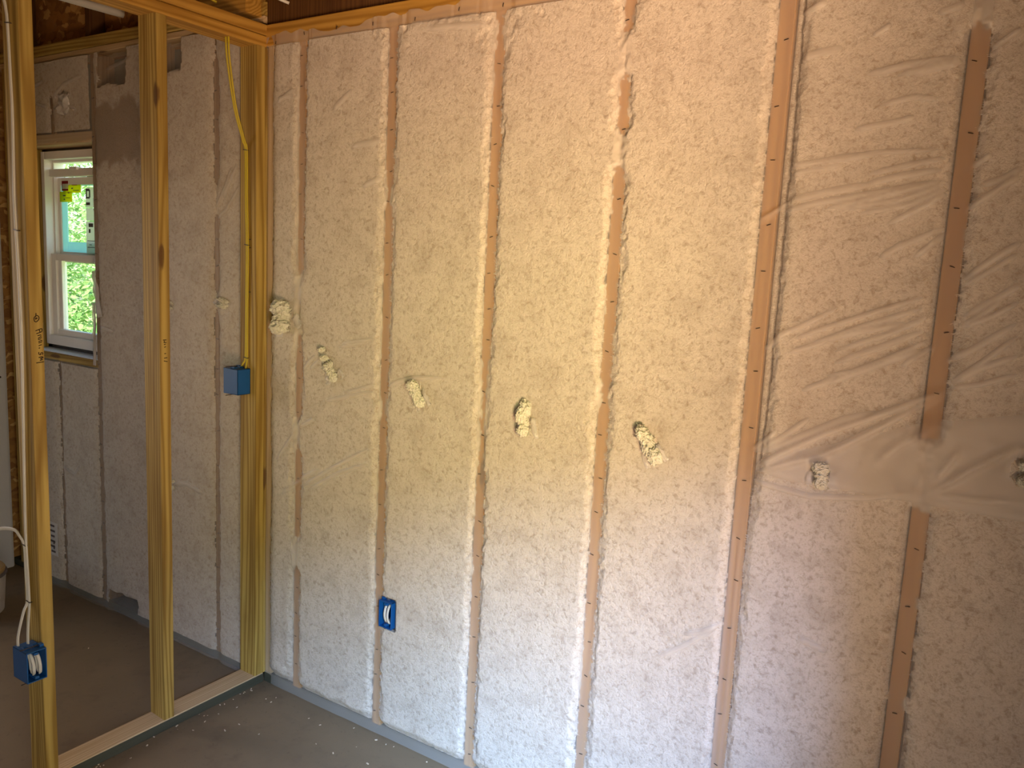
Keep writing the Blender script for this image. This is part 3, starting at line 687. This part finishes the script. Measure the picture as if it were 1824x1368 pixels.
def brown_left(X, Z):
    n = .03 * vn(X, Z, .05, 73) + .02 * vn(X, Z, .02, 74)
    return .22 + .70 * sstep(-1.09, -1.075, X) * (1 - sstep(-.75, -.70, X + n)) * sstep(1.985, 2.03, Z + n) * (1 - sstep(2.24, 2.28, Z + n))  # slight brown all over, stronger brown in one patch
LB = [(-.275, -.091, .042, 2.476, 'fiberglass fill in the narrow bay left of the corner post'), (-.672, -.275, .042, 2.476, 'fiberglass fill seen between the middle stud and the corner post'),
      (-1.097, -.672, .042, 2.476, 'fiberglass fill beside the window with a brown patch and grey gaps'),
      (-1.427, -1.12, 2.165, 2.476, 'fiberglass fill above the window, right half with torn film'), (-1.76, -1.427, 2.165, 2.476, 'fiberglass fill above the window, left half'),
      (-1.427, -1.097, .042, 1.126, 'fiberglass fill under the window sill, right half'), (-1.76, -1.427, .042, 1.126, 'fiberglass fill under the window sill, left half')]
for x0, x1, z0, z1, lab in LB:
    xs = np.linspace(x0, x1, int((x1 - x0) / .006) + 2); zs = np.arange(z0, z1, .008)
    X, Z = np.meshgrid(xs, zs); H = h_left(X, Z)
    o = grid_mesh('insulation_fill', X, -H, Z, M_WOOL, None, H > -.005, dict(brown_tint=brown_left(X, Z)))
    tag(o, lab, 'insulation', 'blown-in insulation bays')

# ------------------------------------------------------------------ netting over the main wall
netroot = empty('netting', (1.5, 0, 1.2))
tag(netroot, 'translucent netting stapled over the insulated studs right of the corner post', 'netting')
NZ = 440
xs = np.arange(0.001, 3.05, .0042)
ztop = 2.418 + .014 * xs + .010 * vn(xs, xs * 0, .11, 81) + .007 * vn(xs, xs * 0, .035, 82) + np.where(xs > .9, .012, 0) * sstep(.9, 1.0, xs)
t = np.linspace(0, 1, NZ)
X = np.repeat(xs[None, :], NZ, 0); Z = .003 + t[:, None] * (ztop[None, :] - .003)
Zc = np.clip(Z, .042, 2.38)
H = h_main(X, Zc)
base = np.maximum(H, 0) * (Z < 2.39)
S = np.maximum(blur(base, 2.2, 2.4), base) + .0022
S = np.where(Z > 2.385, .0030 + .002 * (1 + vn(X, Z, .05, 83)), S); S = np.minimum(S, .06)
corner = 1 - sstep(.012, .07, X)
S = S - .006 * corner
S = S - .0015 * (1 - sstep(.04, .09, Z))
FO = np.zeros(X.shape); MK = .06 * sstep(1.82, 1.86, X) * sstep(.9, 1.3, Z)
for pts, amp, wd in FOLDS:
    n = len(pts) - 1
    D = np.full(X.shape, 9.0); T = np.zeros(X.shape)
    for i in range(n):
        d, tt = seg_dist(X, Z, pts[i], pts[i + 1]); better = d < D
        D = np.where(better, d, D); T = np.where(better, (i + tt) / n, T)
    g = np.exp(-(D / (wd * .00125)) ** 2) * np.clip(np.minimum(T, 1 - T) * 4 + .08, 0, 1)
    FO = np.maximum(FO, amp * .0021 * g)
    MK = np.maximum(MK, .5 * g)
S = S + FO
# slack, doubled film between the big folds in the fifth and sixth bays
slack = sstep(1.80, 1.92, X) * sstep(1.165, 1.20, Z) * (1 - sstep(0, .05, Z - np.interp(X, [1.80, 2.20, 2.5], [1.18, 1.345, 1.42])))
S = S + .012 * slack * sstep(0, .05, Z - 1.15); MK = np.maximum(MK, .30 * slack)
# doubled hem along the fifth stud, lower half, and along the top plate
hem = np.exp(-((X - (STUDS[4] - .012)) / .009) ** 2) * (1 - sstep(1.0, 1.06, Z))
MK = np.maximum(MK, .35 * hem); S = S + .0022 * np.exp(-((X - (STUDS[4] + .004)) / .004) ** 2) * (1 - sstep(.95, 1.05, Z))
MK = np.maximum(MK, .30 * sstep(2.385, 2.40, Z)); 
MK = np.maximum(MK, .25 * (1 - sstep(.03, .07, Z)))
for x in STUDS: MK = np.maximum(MK, .22 * np.exp(-((X - x) / .026) ** 4))
for tx, tz in TUFT_AT:
    d = np.hypot((X - tx) / .05, (Z - tz) / .055); S = S + .010 * np.exp(-d * d * 1.2)
S = S + .0012 * fbm(X, Z, .09, 85, 2)
S = np.maximum(S, np.where(H > -.02, H, -1) + .0012)
# cut-out around the outlet box, ragged on its left
rag = .006 * vn(X, Z, .016, 87)
cut = (X + rag > .614) & (X < .671) & (Z + rag > .419) & (Z - rag < .517)
keep = ~cut
for tx, tz in TUFT_AT:      # slits where the wool was blown in
    keep &= ~(np.hypot((X - tx) / .020, (Z - tz) / .028) < 1)
net = grid_mesh('film', X, -S, Z, M_FILM, None, keep, dict(milk=MK))
net.parent = netroot; net.matrix_parent_inverse = Matrix.Translation(-Vector(netroot.location))
def film_y(x, z):
    j = int(np.clip(round((x - xs[0]) / .0042), 0, len(xs) - 1)); i = int(np.clip(round((z - .003) / (ztop[j] - .003) * (NZ - 1)), 0, NZ - 1)); return -S[i, j]
# wire staples
bm = bmesh.new(); add_box(bm, (-.0052, -.0008, -.0008), (.0052, .0008, .0008)); add_box(bm, (-.0052, 0, -.0008), (-.004, .004, .0008)); add_box(bm, (.004, 0, -.0008), (.0052, .004, .0008))
st_me = bpy.data.meshes.new('staple'); bm.to_mesh(st_me); bm.free(); st_me.materials.append(M_STEEL)
rs = random.Random(4)
def staple_at(x, z, rot, root, y):
    o = bpy.data.objects.new('staple', st_me); col.objects.link(o); o.parent = root
    o.matrix_parent_inverse = Matrix.Translation(-Vector(root.location)); o.location = (x, y, z); o.rotation_euler = (0, rot, 0)
for k, x in enumerate(STUDS[:7]):
    z = 2.36 - rs.uniform(0, .06)
    while z > .08:
        hx = x + rs.uniform(-.006, .007)
        if float(h_main(np.array([[hx]]), np.array([[z]]))[0, 0]) < 0: staple_at(hx, z, rs.uniform(-.35, .35), netroot, film_y(hx, z) - .0006)
        z -= rs.uniform(.09, .16)
for i in range(17):
    x = .06 + i * .155 + rs.uniform(-.02, .02); staple_at(x, 2.405 + rs.uniform(-.006, .012), math.pi / 2 + rs.uniform(-.3, .3), netroot, film_y(x, 2.41) - .0008)

# netting over the far part of the wall
netl = empty('netting', (-1.0, 0, 1.2))
tag(netl, 'translucent netting over the insulated studs around the small window', 'netting')
xs2 = np.arange(-1.83, -.092, .006); NZ2 = 320
zt2 = 2.470 + .006 * vn(xs2, xs2 * 0, .12, 91) - .012 * sstep(-1.2, -1.6, xs2)
X2 = np.repeat(xs2[None, :], NZ2, 0); Z2 = .003 + np.linspace(0, 1, NZ2)[:, None] * (zt2[None, :] - .003)
H2 = h_left(X2, np.clip(Z2, .042, 2.46)); b2_ = np.maximum(H2, 0)
S2 = np.maximum(blur(b2_, 1.6, 1.8), b2_) + .0022 + .001 * fbm(X2, Z2, .1, 93, 2)
LF = [([(-.16, 1.99), (-.21, 1.90), (-.275, 1.82)], 5, 7), ([(-.13, 2.00), (-.22, 1.86)], 4, 7), ([(-.11, 1.93), (-.20, 1.83), (-.27, 1.79)], 4, 7),
      ([(-1.24, 2.33), (-1.30, 2.29), (-1.40, 2.26)], 5, 8), ([(-1.20, 2.25), (-1.30, 2.28)], 4, 8), ([(-1.55, 2.30), (-1.44, 2.275)], 4, 8), ([(-1.13, 2.39), (-1.30, 2.36), (-1.40, 2.31)], 4, 9), ([(-1.56, 2.37), (-1.46, 2.39)], 4, 9),
      ([(-.56, .70), (-.45, .72), (-.33, .70)], 4, 9), ([(-1.40, .63), (-1.30, .60), (-1.25, .66)], 4, 8), ([(-1.0, 2.40), (-.8, 2.43)], 3, 8), ([(-1.06, 1.32), (-.95, 1.30)], 4, 9)]
M2 = np.full(X2.shape, .05)
for pts, amp, wd in LF:
    n = len(pts) - 1; D = np.full(X2.shape, 9.0); T = np.zeros(X2.shape)
    for i in range(n):
        d, tt = seg_dist(X2, Z2, pts[i], pts[i + 1]); bt = d < D; D = np.where(bt, d, D); T = np.where(bt, (i + tt) / n, T)
    g = np.exp(-(D / (wd * .001)) ** 2) * np.clip(np.minimum(T, 1 - T) * 6, 0, 1); S2 = S2 + amp * .002 * g; M2 = np.maximum(M2, .4 * g)
rg = .008 * vn(X2, Z2, .05, 95)
win = (X2 > -1.70) & (X2 + rg < -1.112) & (Z2 > 1.135) & (Z2 < 2.118)
win |= (X2 < -1.76)
for x0, x1, z0, z1 in HOLES[:2]: win |= (X2 > x0) & (X2 < x1) & (Z2 > 2.462)
nl = grid_mesh('film', X2, -S2, Z2, M_FILM, None, ~win, dict(milk=M2))
nl.parent = netl; nl.matrix_parent_inverse = Matrix.Translation(-Vector(netl.location))
for x in (-.275, -1.097, -1.427):
    z = 2.40
    while z > .1:
        if not (x < -1.3 and 1.1 < z < 2.2): staple_at(x + rs.uniform(-.006, .006), z, rs.uniform(-.3, .3), netl, -.004)
        z -= rs.uniform(.10, .16)
# torn strip of netting hanging at the window's right jamb
def crumple(name, pts, width, mat, seed, parent=None, n=9, amp=.012):
    bm = bmesh.new(); rr = random.Random(seed); rows = []
    P = [Vector(p) for p in pts]
    for i, p in enumerate(P):
        tdir = (P[min(i + 1, len(P) - 1)] - P[max(i - 1, 0)]).normalized(); side = tdir.cross(Vector((0, 1, 0))).normalized()
        row = []
        for k in range(n):
            q = p + side * width * (k / (n - 1) - .5) * (0.7 + .6 * rr.random())
            q.y -= amp * rr.random(); row.append(bm.verts.new(q))
        rows.append(row)
    for i in range(len(rows) - 1):
        for k in range(n - 1): bm.faces.new((rows[i][k], rows[i][k + 1], rows[i + 1][k + 1], rows[i + 1][k]))
    o = obj(name, bm, mat, parent, smooth=True)
    m = o.modifiers.new('thick', 'SOLIDIFY'); m.thickness = .0006
    return o
def strip(p0, p1, n):
    return [tuple(a + (b3 - a) * i / (n - 1) for a, b3 in zip(p0, p1)) for i in range(n)]
for (p0, p1, w, sd) in (((-1.105, -.006, 1.56), (-1.06, -.012, 1.36), .035, 3), ((-1.112, -.004, 1.42), (-1.116, -.004, 1.14), .022, 5)):
    o = crumple('torn_flap', strip(p0, p1, 9), w, M_FILM_SHINY, sd); o.parent = netl; o.matrix_parent_inverse = Matrix.Translation(-Vector(netl.location))
    o['label'] = 'torn strip of netting at the window jamb'
o = crumple('torn_flap', strip((-1.335, -.012, 2.285), (-1.25, -.016, 2.275), 9), .085, M_FILM_SHINY, 9, amp=.022); o.parent = netl; o.matrix_parent_inverse = Matrix.Translation(-Vector(netl.location)); o['label'] = 'shiny torn film above the window'
# printed strip on the netting low by the nearest stud
lab = box('printed_strip', (-1.556, -.0155, .158), (-1.474, -.0145, .325), M_FILM_SHINY); child_keep(lab, netl)
bm = bmesh.new()
zz = .312
for i in range(6):
    add_box(bm, (-1.548 + .008 * (i % 3), -.0168, zz - .010), (-1.500 + .004 * (i % 2), -.0156, zz), 0)
    if i in (3, 4): add_box(bm, (-1.512, -.0168, zz - .018), (-1.502, -.0156, zz), 0)
    zz -= .026
o = obj('blurred_print', bm, M_PRINT); child_keep(o, netl)

# ------------------------------------------------------------------ tufts of wool at the fill holes
def surf(x):
    if x < 0: return 0.0
    return float(np.clip(h_main(np.array([[x + .05]]), np.array([[1.55]]))[0, 0] - .008, 0, .04))
def tuft(x, z, sx, sy, sz, rot, seed, label, lumps=3):
    bm = bmesh.new(); rr = random.Random(seed)
    cs = []
    for i in range(lumps):
        tt = (i / max(1, lumps - 1) - .5) if lumps > 1 else 0
        c = Vector((rr.uniform(-.2, .2) * sx, -.004 - rr.uniform(0, .5) * sy, -tt * 1.25 * sz))
        rad = Vector((sx * rr.uniform(.55, .8), sy * rr.uniform(.7, 1.0), sz * rr.uniform(.42, .6)))
        r = bmesh.ops.create_icosphere(bm, subdivisions=5, radius=1.0)
        for v in r['verts']:
            p = v.co.copy(); d = p.normalized()
            q = Vector((p.x * 1.6, p.y * 1.6, p.z * 1.6)) + Vector((seed * 3.1 + i * 7, seed * 1.7, i * 2.3))
            n = mnoise.ridged_multi_fractal(q, 0.9, 2.1, 4, 0.9, 2.0) * .30 - .36 + mnoise.noise(q * 4) * .16 + mnoise.noise(q * 9) * .09
            v.co = Vector((p.x * rad.x, p.y * rad.y, p.z * rad.z)) * (1 + n) + c
    for i in range(5):       # loose wisps
        a = rr.uniform(0, 6.28); s = Vector((math.cos(a) * sx * .8, -.003, math.sin(a) * sz * .9))
        e = s * 1.35 + Vector((0, -rr.uniform(.002, .012), rr.uniform(-.01, .004)))
        tube_bm(bm, [s * .5, s, e], .0024, .0010, n=5, sub=3)
    o = obj('insulation_tuft', bm, M_TUFT, None, smooth=True, loc=(x, -.008 - surf(x), z), rot=(0, rot, 0))
    tag(o, label, 'insulation', 'wool tufts at the fill holes')
    if lumps > 2:
        for k in range(2):
            dx = (1 if k else -.7) * sx * rr.uniform(.7, 1.0)
            fl = crumple('torn_film', strip((dx, .004, sz * rr.uniform(-.3, .2)), (dx * 1.5, .002, -sz * rr.uniform(.9, 1.25)), 7), sx * rr.uniform(.5, .9), M_FILM_SHINY, seed + k, o, 6, .010)
    return o
tuft(.118, 1.452, .052, .040, .055, -.25, 11, 'large crumpled wool tuft beside the corner post', 4)
tuft(.322, 1.336, .022, .020, .024, -.3, 12, 'small round wool tuft above the torn one, second bay', 2)
tuft(.360, 1.278, .034, .016, .034, -.5, 13, 'torn white wool tuft with a dark slit, second bay', 3)
tuft(.748, 1.250, .028, .022, .046, -.45, 14, 'knobbly wool tuft in the bay over the wall outlet box', 4)
tuft(1.156, 1.226, .026, .020, .050, -.1, 15, 'upright oval wool tuft in the fourth bay', 4)
tuft(1.552, 1.212, .028, .024, .054, -.5, 16, 'long drooping wool tuft in the fifth bay', 4)
tuft(1.998, 1.212, .028, .022, .030, 0, 17, 'rounded grey wool tuft under the big diagonal fold', 3)
tuft(2.405, 1.290, .020, .018, .028, 0, 18, 'wool tuft at the right picture edge', 2)
tuft(-.222, 1.477, .046, .020, .020, .2, 19, 'wool tuft left of the corner post', 3)
tuft(-.555, 1.45, .030, .010, .014, .4, 20, 'faint flat wool tuft just right of the middle stud', 2)
tuft(-.545, .70, .014, .010, .022, .2, 21, 'small dark wool tuft low beside the middle stud', 2)

# ------------------------------------------------------------------ window
w1 = empty('window_1', (-1.42, .09, 1.64)); tag(w1, kind='structure')
CK = lambda o: child_keep(o, w1)
def ring(name, x0, x1, z0, z1, y0, y1, wl_, wr_, wb_, wt_, mat):
    bm = bmesh.new()
    add_box(bm, (x0, y0, z0), (x0 + wl_, y1, z1), .003); add_box(bm, (x1 - wr_, y0, z0), (x1, y1, z1), .003)
    add_box(bm, (x0 + wl_, y0, z0), (x1 - wr_, y1, z0 + wb_), .003); add_box(bm, (x0 + wl_, y0, z1 - wt_), (x1 - wr_, y1, z1), .003)
    return CK(obj(name, bm, mat))
ring('window_frame', -1.662, -1.122, 1.186, 2.098, .062, .15, .028, .028, .046, .036, M_VINYL)
ring('window_stop', -1.634, -1.15, 1.232, 2.062, .10, .15, .012, .012, .010, .012, M_VINYL)
us = ring('upper_sash', -1.634, -1.150, 1.585, 1.985, .118, .148, .034, .040, .050, .036, M_VINYL)
ls = ring('lower_sash', -1.634, -1.150, 1.232, 1.625, .082, .112, .040, .045, .030, .034, M_VINYL)
CK(box('track', (-1.594, .092, 1.262), (-1.562, .11, 1.592), M_VINYL, None, .004))
ft = ring('film_trim', -1.600, -1.190, 1.635, 1.950, .122, .1275, .046, .05, .048, .006, M_CYAN)
CK(box('pane', (-1.604, .131, 1.63), (-1.188, .134, 1.952), M_GLASS))
CK(box('pane', (-1.598, .098, 1.258), (-1.193, .101, 1.594), M_GLASS))
CK(box('gap_shade', (-1.70, .085, 1.1662), (-1.114, .13, 1.192), M_STEEL)); CK(box('gap_shade', (-1.70, .085, 2.092), (-1.114, .13, 2.1118), M_STEEL)); CK(box('gap_shade', (-1.715, .085, 1.166), (-1.655, .13, 2.112), M_STEEL)); CK(box('gap_shade', (-1.128, .085, 1.166), (-1.112, .13, 2.112), M_STEEL))  # dark strips that put the shadow into the gaps round the frame
CK(box('sash_lock', (-1.44, .074, 2.012), (-1.38, .10, 2.026), M_VINYL, None, .003))
CK(box('top_rail', (-1.634, .085, 1.985), (-1.150, .118, 2.020), M_VINYL, None, .003))
sy = .1195
def sticker(x0, x1, z0, z1, mat, y=sy, extras=()):
    s = CK(box('sticker', (x0, y - .0008, z0), (x1, y, z1), mat))
    for (ax0, ax1, az0, az1, m2) in extras:
        e = box('sticker_print', (ax0, y - .0016, az0), (ax1, y - .0009, az1), m2)
        e.parent = s; e.matrix_parent_inverse = Matrix.Translation(-Vector(s.location))
    return s
sticker(-1.578, -1.425, 1.912, 1.957, M_STICK_Y, extras=((-1.500, -1.455, 1.947, 1.950, M_STICK_R), (-1.505, -1.49, 1.93, 1.936, M_PRINT), (-1.49, -1.44, 1.922, 1.925, M_PRINT)))
sticker(-1.585, -1.530, 1.922, 1.968, M_STICK_W, y=sy - .001, extras=((-1.585, -1.53, 1.955, 1.968, M_STICK_R), (-1.585, -1.53, 1.922, 1.931, M_STICK_R), (-1.585, -1.58, 1.931, 1.955, M_STICK_R)))
sticker(-1.608, -1.500, 1.870, 1.918, M_STICK_Y, y=sy - .001, extras=((-1.578, -1.555, 1.897, 1.902, M_PRINT), (-1.572, -1.562, 1.880, 1.885, M_PRINT), (-1.55, -1.515, 1.888, 1.8905, M_PRINT), (-1.535, -1.52, 1.910, 1.914, M_PRINT)))
sticker(-1.372, -1.31, 1.952, 1.990, M_STICK_G)
sticker(-1.385, -1.30, 1.845, 1.935, M_STICK_W, extras=((-1.383, -1.374, 1.885, 1.930, M_PRINT), (-1.374, -1.352, 1.919, 1.930, M_PRINT), (-1.374, -1.352, 1.885, 1.893, M_PRINT), (-1.355, -1.346, 1.890, 1.925, M_PRINT), (-1.383, -1.350, 1.855, 1.868, M_PRINT)))
sticker(-1.385, -1.30, 1.785, 1.842, M_STICK_W)
sticker(-1.385, -1.30, 1.585, 1.780, M_STICK_W, y=sy - .002, extras=((-1.362, -1.325, 1.755, 1.772, M_PRINT), (-1.362, -1.348, 1.728, 1.746, M_PRINT), (-1.375, -1.31, 1.690, 1.693, M_PRINT), (-1.36, -1.34, 1.672, 1.675, M_PRINT), (-1.375, -1.31, 1.660, 1.663, M_PRINT)))
# flashing tape at the rough sill and jamb
tp = CK(box('flashing_tape', (-1.714, -.002, 1.163), (-1.11, .085, 1.1665), M_TAPE)); tp['label'] = 'white flashing tape on the sill'
tj = CK(box('flashing_tape', (-1.6905, .0, 1.166), (-1.687, .060, 1.285), M_TAPE))
for i in range(4):
    p = CK(box('tape_print', (-1.6869, .012, 1.185 + i * .016), (-1.6863, .056 - .006 * (i % 2), 1.195 + i * .016), M_BLUEINK)); p.rotation_euler = (.3 * (1 if i % 2 else -1), 0, 0)

# ------------------------------------------------------------------ far room: white panel, bucket, pipes, joist block
pan = empty('leaning_board', (-1.93, -.35, 0.0)); tag(pan, 'tall white panel with a screw at its top corner, behind the cable stud', 'panel')
bm = bmesh.new(); add_box(bm, (-.012, -.42, 0.0), (.030, .335, 1.885), .012); obj('board', bm, M_PANEL, pan)
bm = bmesh.new(); r = bmesh.ops.create_cone(bm, cap_ends=True, segments=12, radius1=.006, radius2=.005, depth=.004); obj('screw', bm, M_STEEL, pan, loc=(.032, .30, 1.855), rot=(0, math.pi / 2, 0))
bm = bmesh.new(); r = bmesh.ops.create_cone(bm, cap_ends=True, segments=12, radius1=.006, radius2=.005, depth=.004); obj('screw', bm, M_STEEL, pan, loc=(.032, .30, 1.0), rot=(0, math.pi / 2, 0))
def lathe(prof, n=40):
    bm = bmesh.new(); rings = []
    for r, z in prof: rings.append([bm.verts.new((r * math.cos(2 * math.pi * k / n), r * math.sin(2 * math.pi * k / n), z)) for k in range(n)])
    for i in range(len(rings) - 1):
        for k in range(n): bm.faces.new((rings[i][k], rings[i][(k + 1) % n], rings[i + 1][(k + 1) % n], rings[i + 1][k]))
    bm.faces.new(list(reversed(rings[0]))); bm.faces.new(rings[-1]); return bm
bk = empty('bucket', (-1.49, -.40, 0.0)); tag(bk, 'smudged white bucket with a brown lid on the slab by the white panel', 'bucket')
obj('bucket_body', lathe([(.125, 0), (.128, .004), (.140, .175)]), M_BUCKET, bk, smooth=False)
obj('bucket_rim', lathe([(.142, .172), (.145, .176), (.145, .186), (.141, .188)]), M_RIM, bk)
obj('bucket_lid', lathe([(.136, .186), (.138, .20), (.132, .208), (.10, .209)]), M_LID, bk)
tag(tube('conduit_pipe', [(-.815, -.60, 2.585), (-.775, -.336, 2.575), (-.735, -.105, 2.568), (-.733, -.09, 2.568)], .015, M_PVC, n=14, sub=2), 'pale plastic pipe running toward the wall under the far room ceiling', 'pipe')
tag(tube('conduit_pipe', [(-1.85, -.42, 2.60), (-1.20, -.42, 2.60), (-.84, -.42, 2.60)], .013, M_PVC, n=14, sub=2), 'pale plastic pipe crossing behind the top of the nearest stud', 'pipe')
bj = lumber('joist_block', (-.28, -.067, 2.496), (-.03, .0195, 2.62), 'x', M_PLATE); tag(bj, 'cut joist end with end grain above the partition top plate', 'joist', kind='thing')
for i, (z0, z1) in enumerate(((2.50, 2.58), (2.42, 2.497))):
    child_keep(lumber('header', (-1.945, -.60, z0), (-1.905, -.004, z1), 'y', M_PLATE), wle)

# ------------------------------------------------------------------ debris on the slab
bm = bmesh.new(); rr = random.Random(12)
spots = [(rr.uniform(.0, 1.0), -rr.random() ** 2 * .35 - .02) for _ in range(22)] + [(rr.uniform(.0, 1.2), rr.uniform(-1.6, -.1)) for _ in range(8)] + [(rr.uniform(-1.2, -.1), rr.uniform(-1.0, -.05)) for _ in range(5)] + [(.004 + abs(rr.gauss(0, .02)), rr.uniform(-.7, -.05)) for _ in range(22)]
for x, y in spots:
    s = rr.uniform(.0012, .0034); a = rr.uniform(0, 3.1)
    m0 = len(bm.verts); add_box(bm, (-s * rr.uniform(.6, 2.2), -s * .6, 0), (s * rr.uniform(.6, 2.0), s * .6, s * rr.uniform(.3, .9)))
    bm.verts.ensure_lookup_table()
    for v in bm.verts[m0:]: v.co = Matrix.Rotation(a, 3, 'Z') @ v.co + Vector((x, y, .0003))
tag(obj('debris', bm, M_CHIP), 'pale wood chips and wool crumbs scattered on the slab', 'debris', kind='stuff')

# ------------------------------------------------------------------ outside the window and behind the opening
gb = box('ground_outside', (-24, .3, -.45), (8, 16, -.35), M_GRASS); tag(gb, kind='structure')
gs = box('ground_side', (3.15, FY0 - .05, -.4), (14, .25, -.3), M_DIRT); tag(gs, kind='structure')
gf = box('ground_yard', (-8, -18, -.4), (14, FY0 - .05, -.3), M_DIRT); tag(gf, kind='structure')
rr = random.Random(33)
V = []; Fc = []
def leaf(p, s):
    a = rr.uniform(0, 6.28); t2 = rr.uniform(-.9, .9); u = Vector((math.cos(a), math.sin(a), t2)).normalized(); w = u.orthogonal().normalized()
    w = Matrix.Rotation(rr.uniform(0, 6.28), 3, u) @ w
    b0 = len(V); V.extend([p - u * s, p + w * s * .4, p + u * s, p - w * s * .4]); Fc.append((b0, b0 + 1, b0 + 2, b0 + 3))
for i in range(34000):
    y = 1.6 + 6.0 * rr.random() ** 1.3; x = -1.5 - 1.82 * y + rr.uniform(-2.2, 2.2)
    d = (y - 1.6) / 6.0
    top = -.1 + 4.6 * d + .7 * mnoise.noise(Vector((x * .8, y * .8, 0)))
    leaf(Vector((x, y, -.35 + max(.15, top + .35) * rr.random() ** .6)), rr.uniform(.02, .07))
me = bpy.data.meshes.new('undergrowth'); me.from_pydata(V, [], Fc); me.materials.append(M_LEAF)
ug = link(bpy.data.objects.new('undergrowth', me)); tag(ug, 'bright green undergrowth outside the small window', 'undergrowth', kind='stuff')
lg = tube('fallen_log', [(-9.2, 3.4, .74), (-8.2, 3.2, .78), (-7.2, 2.7, .76), (-6.0, 2.4, .80)], .035, M_LOG, n=10); tag(lg, 'grey brown fallen log across the undergrowth outside the window', 'log')
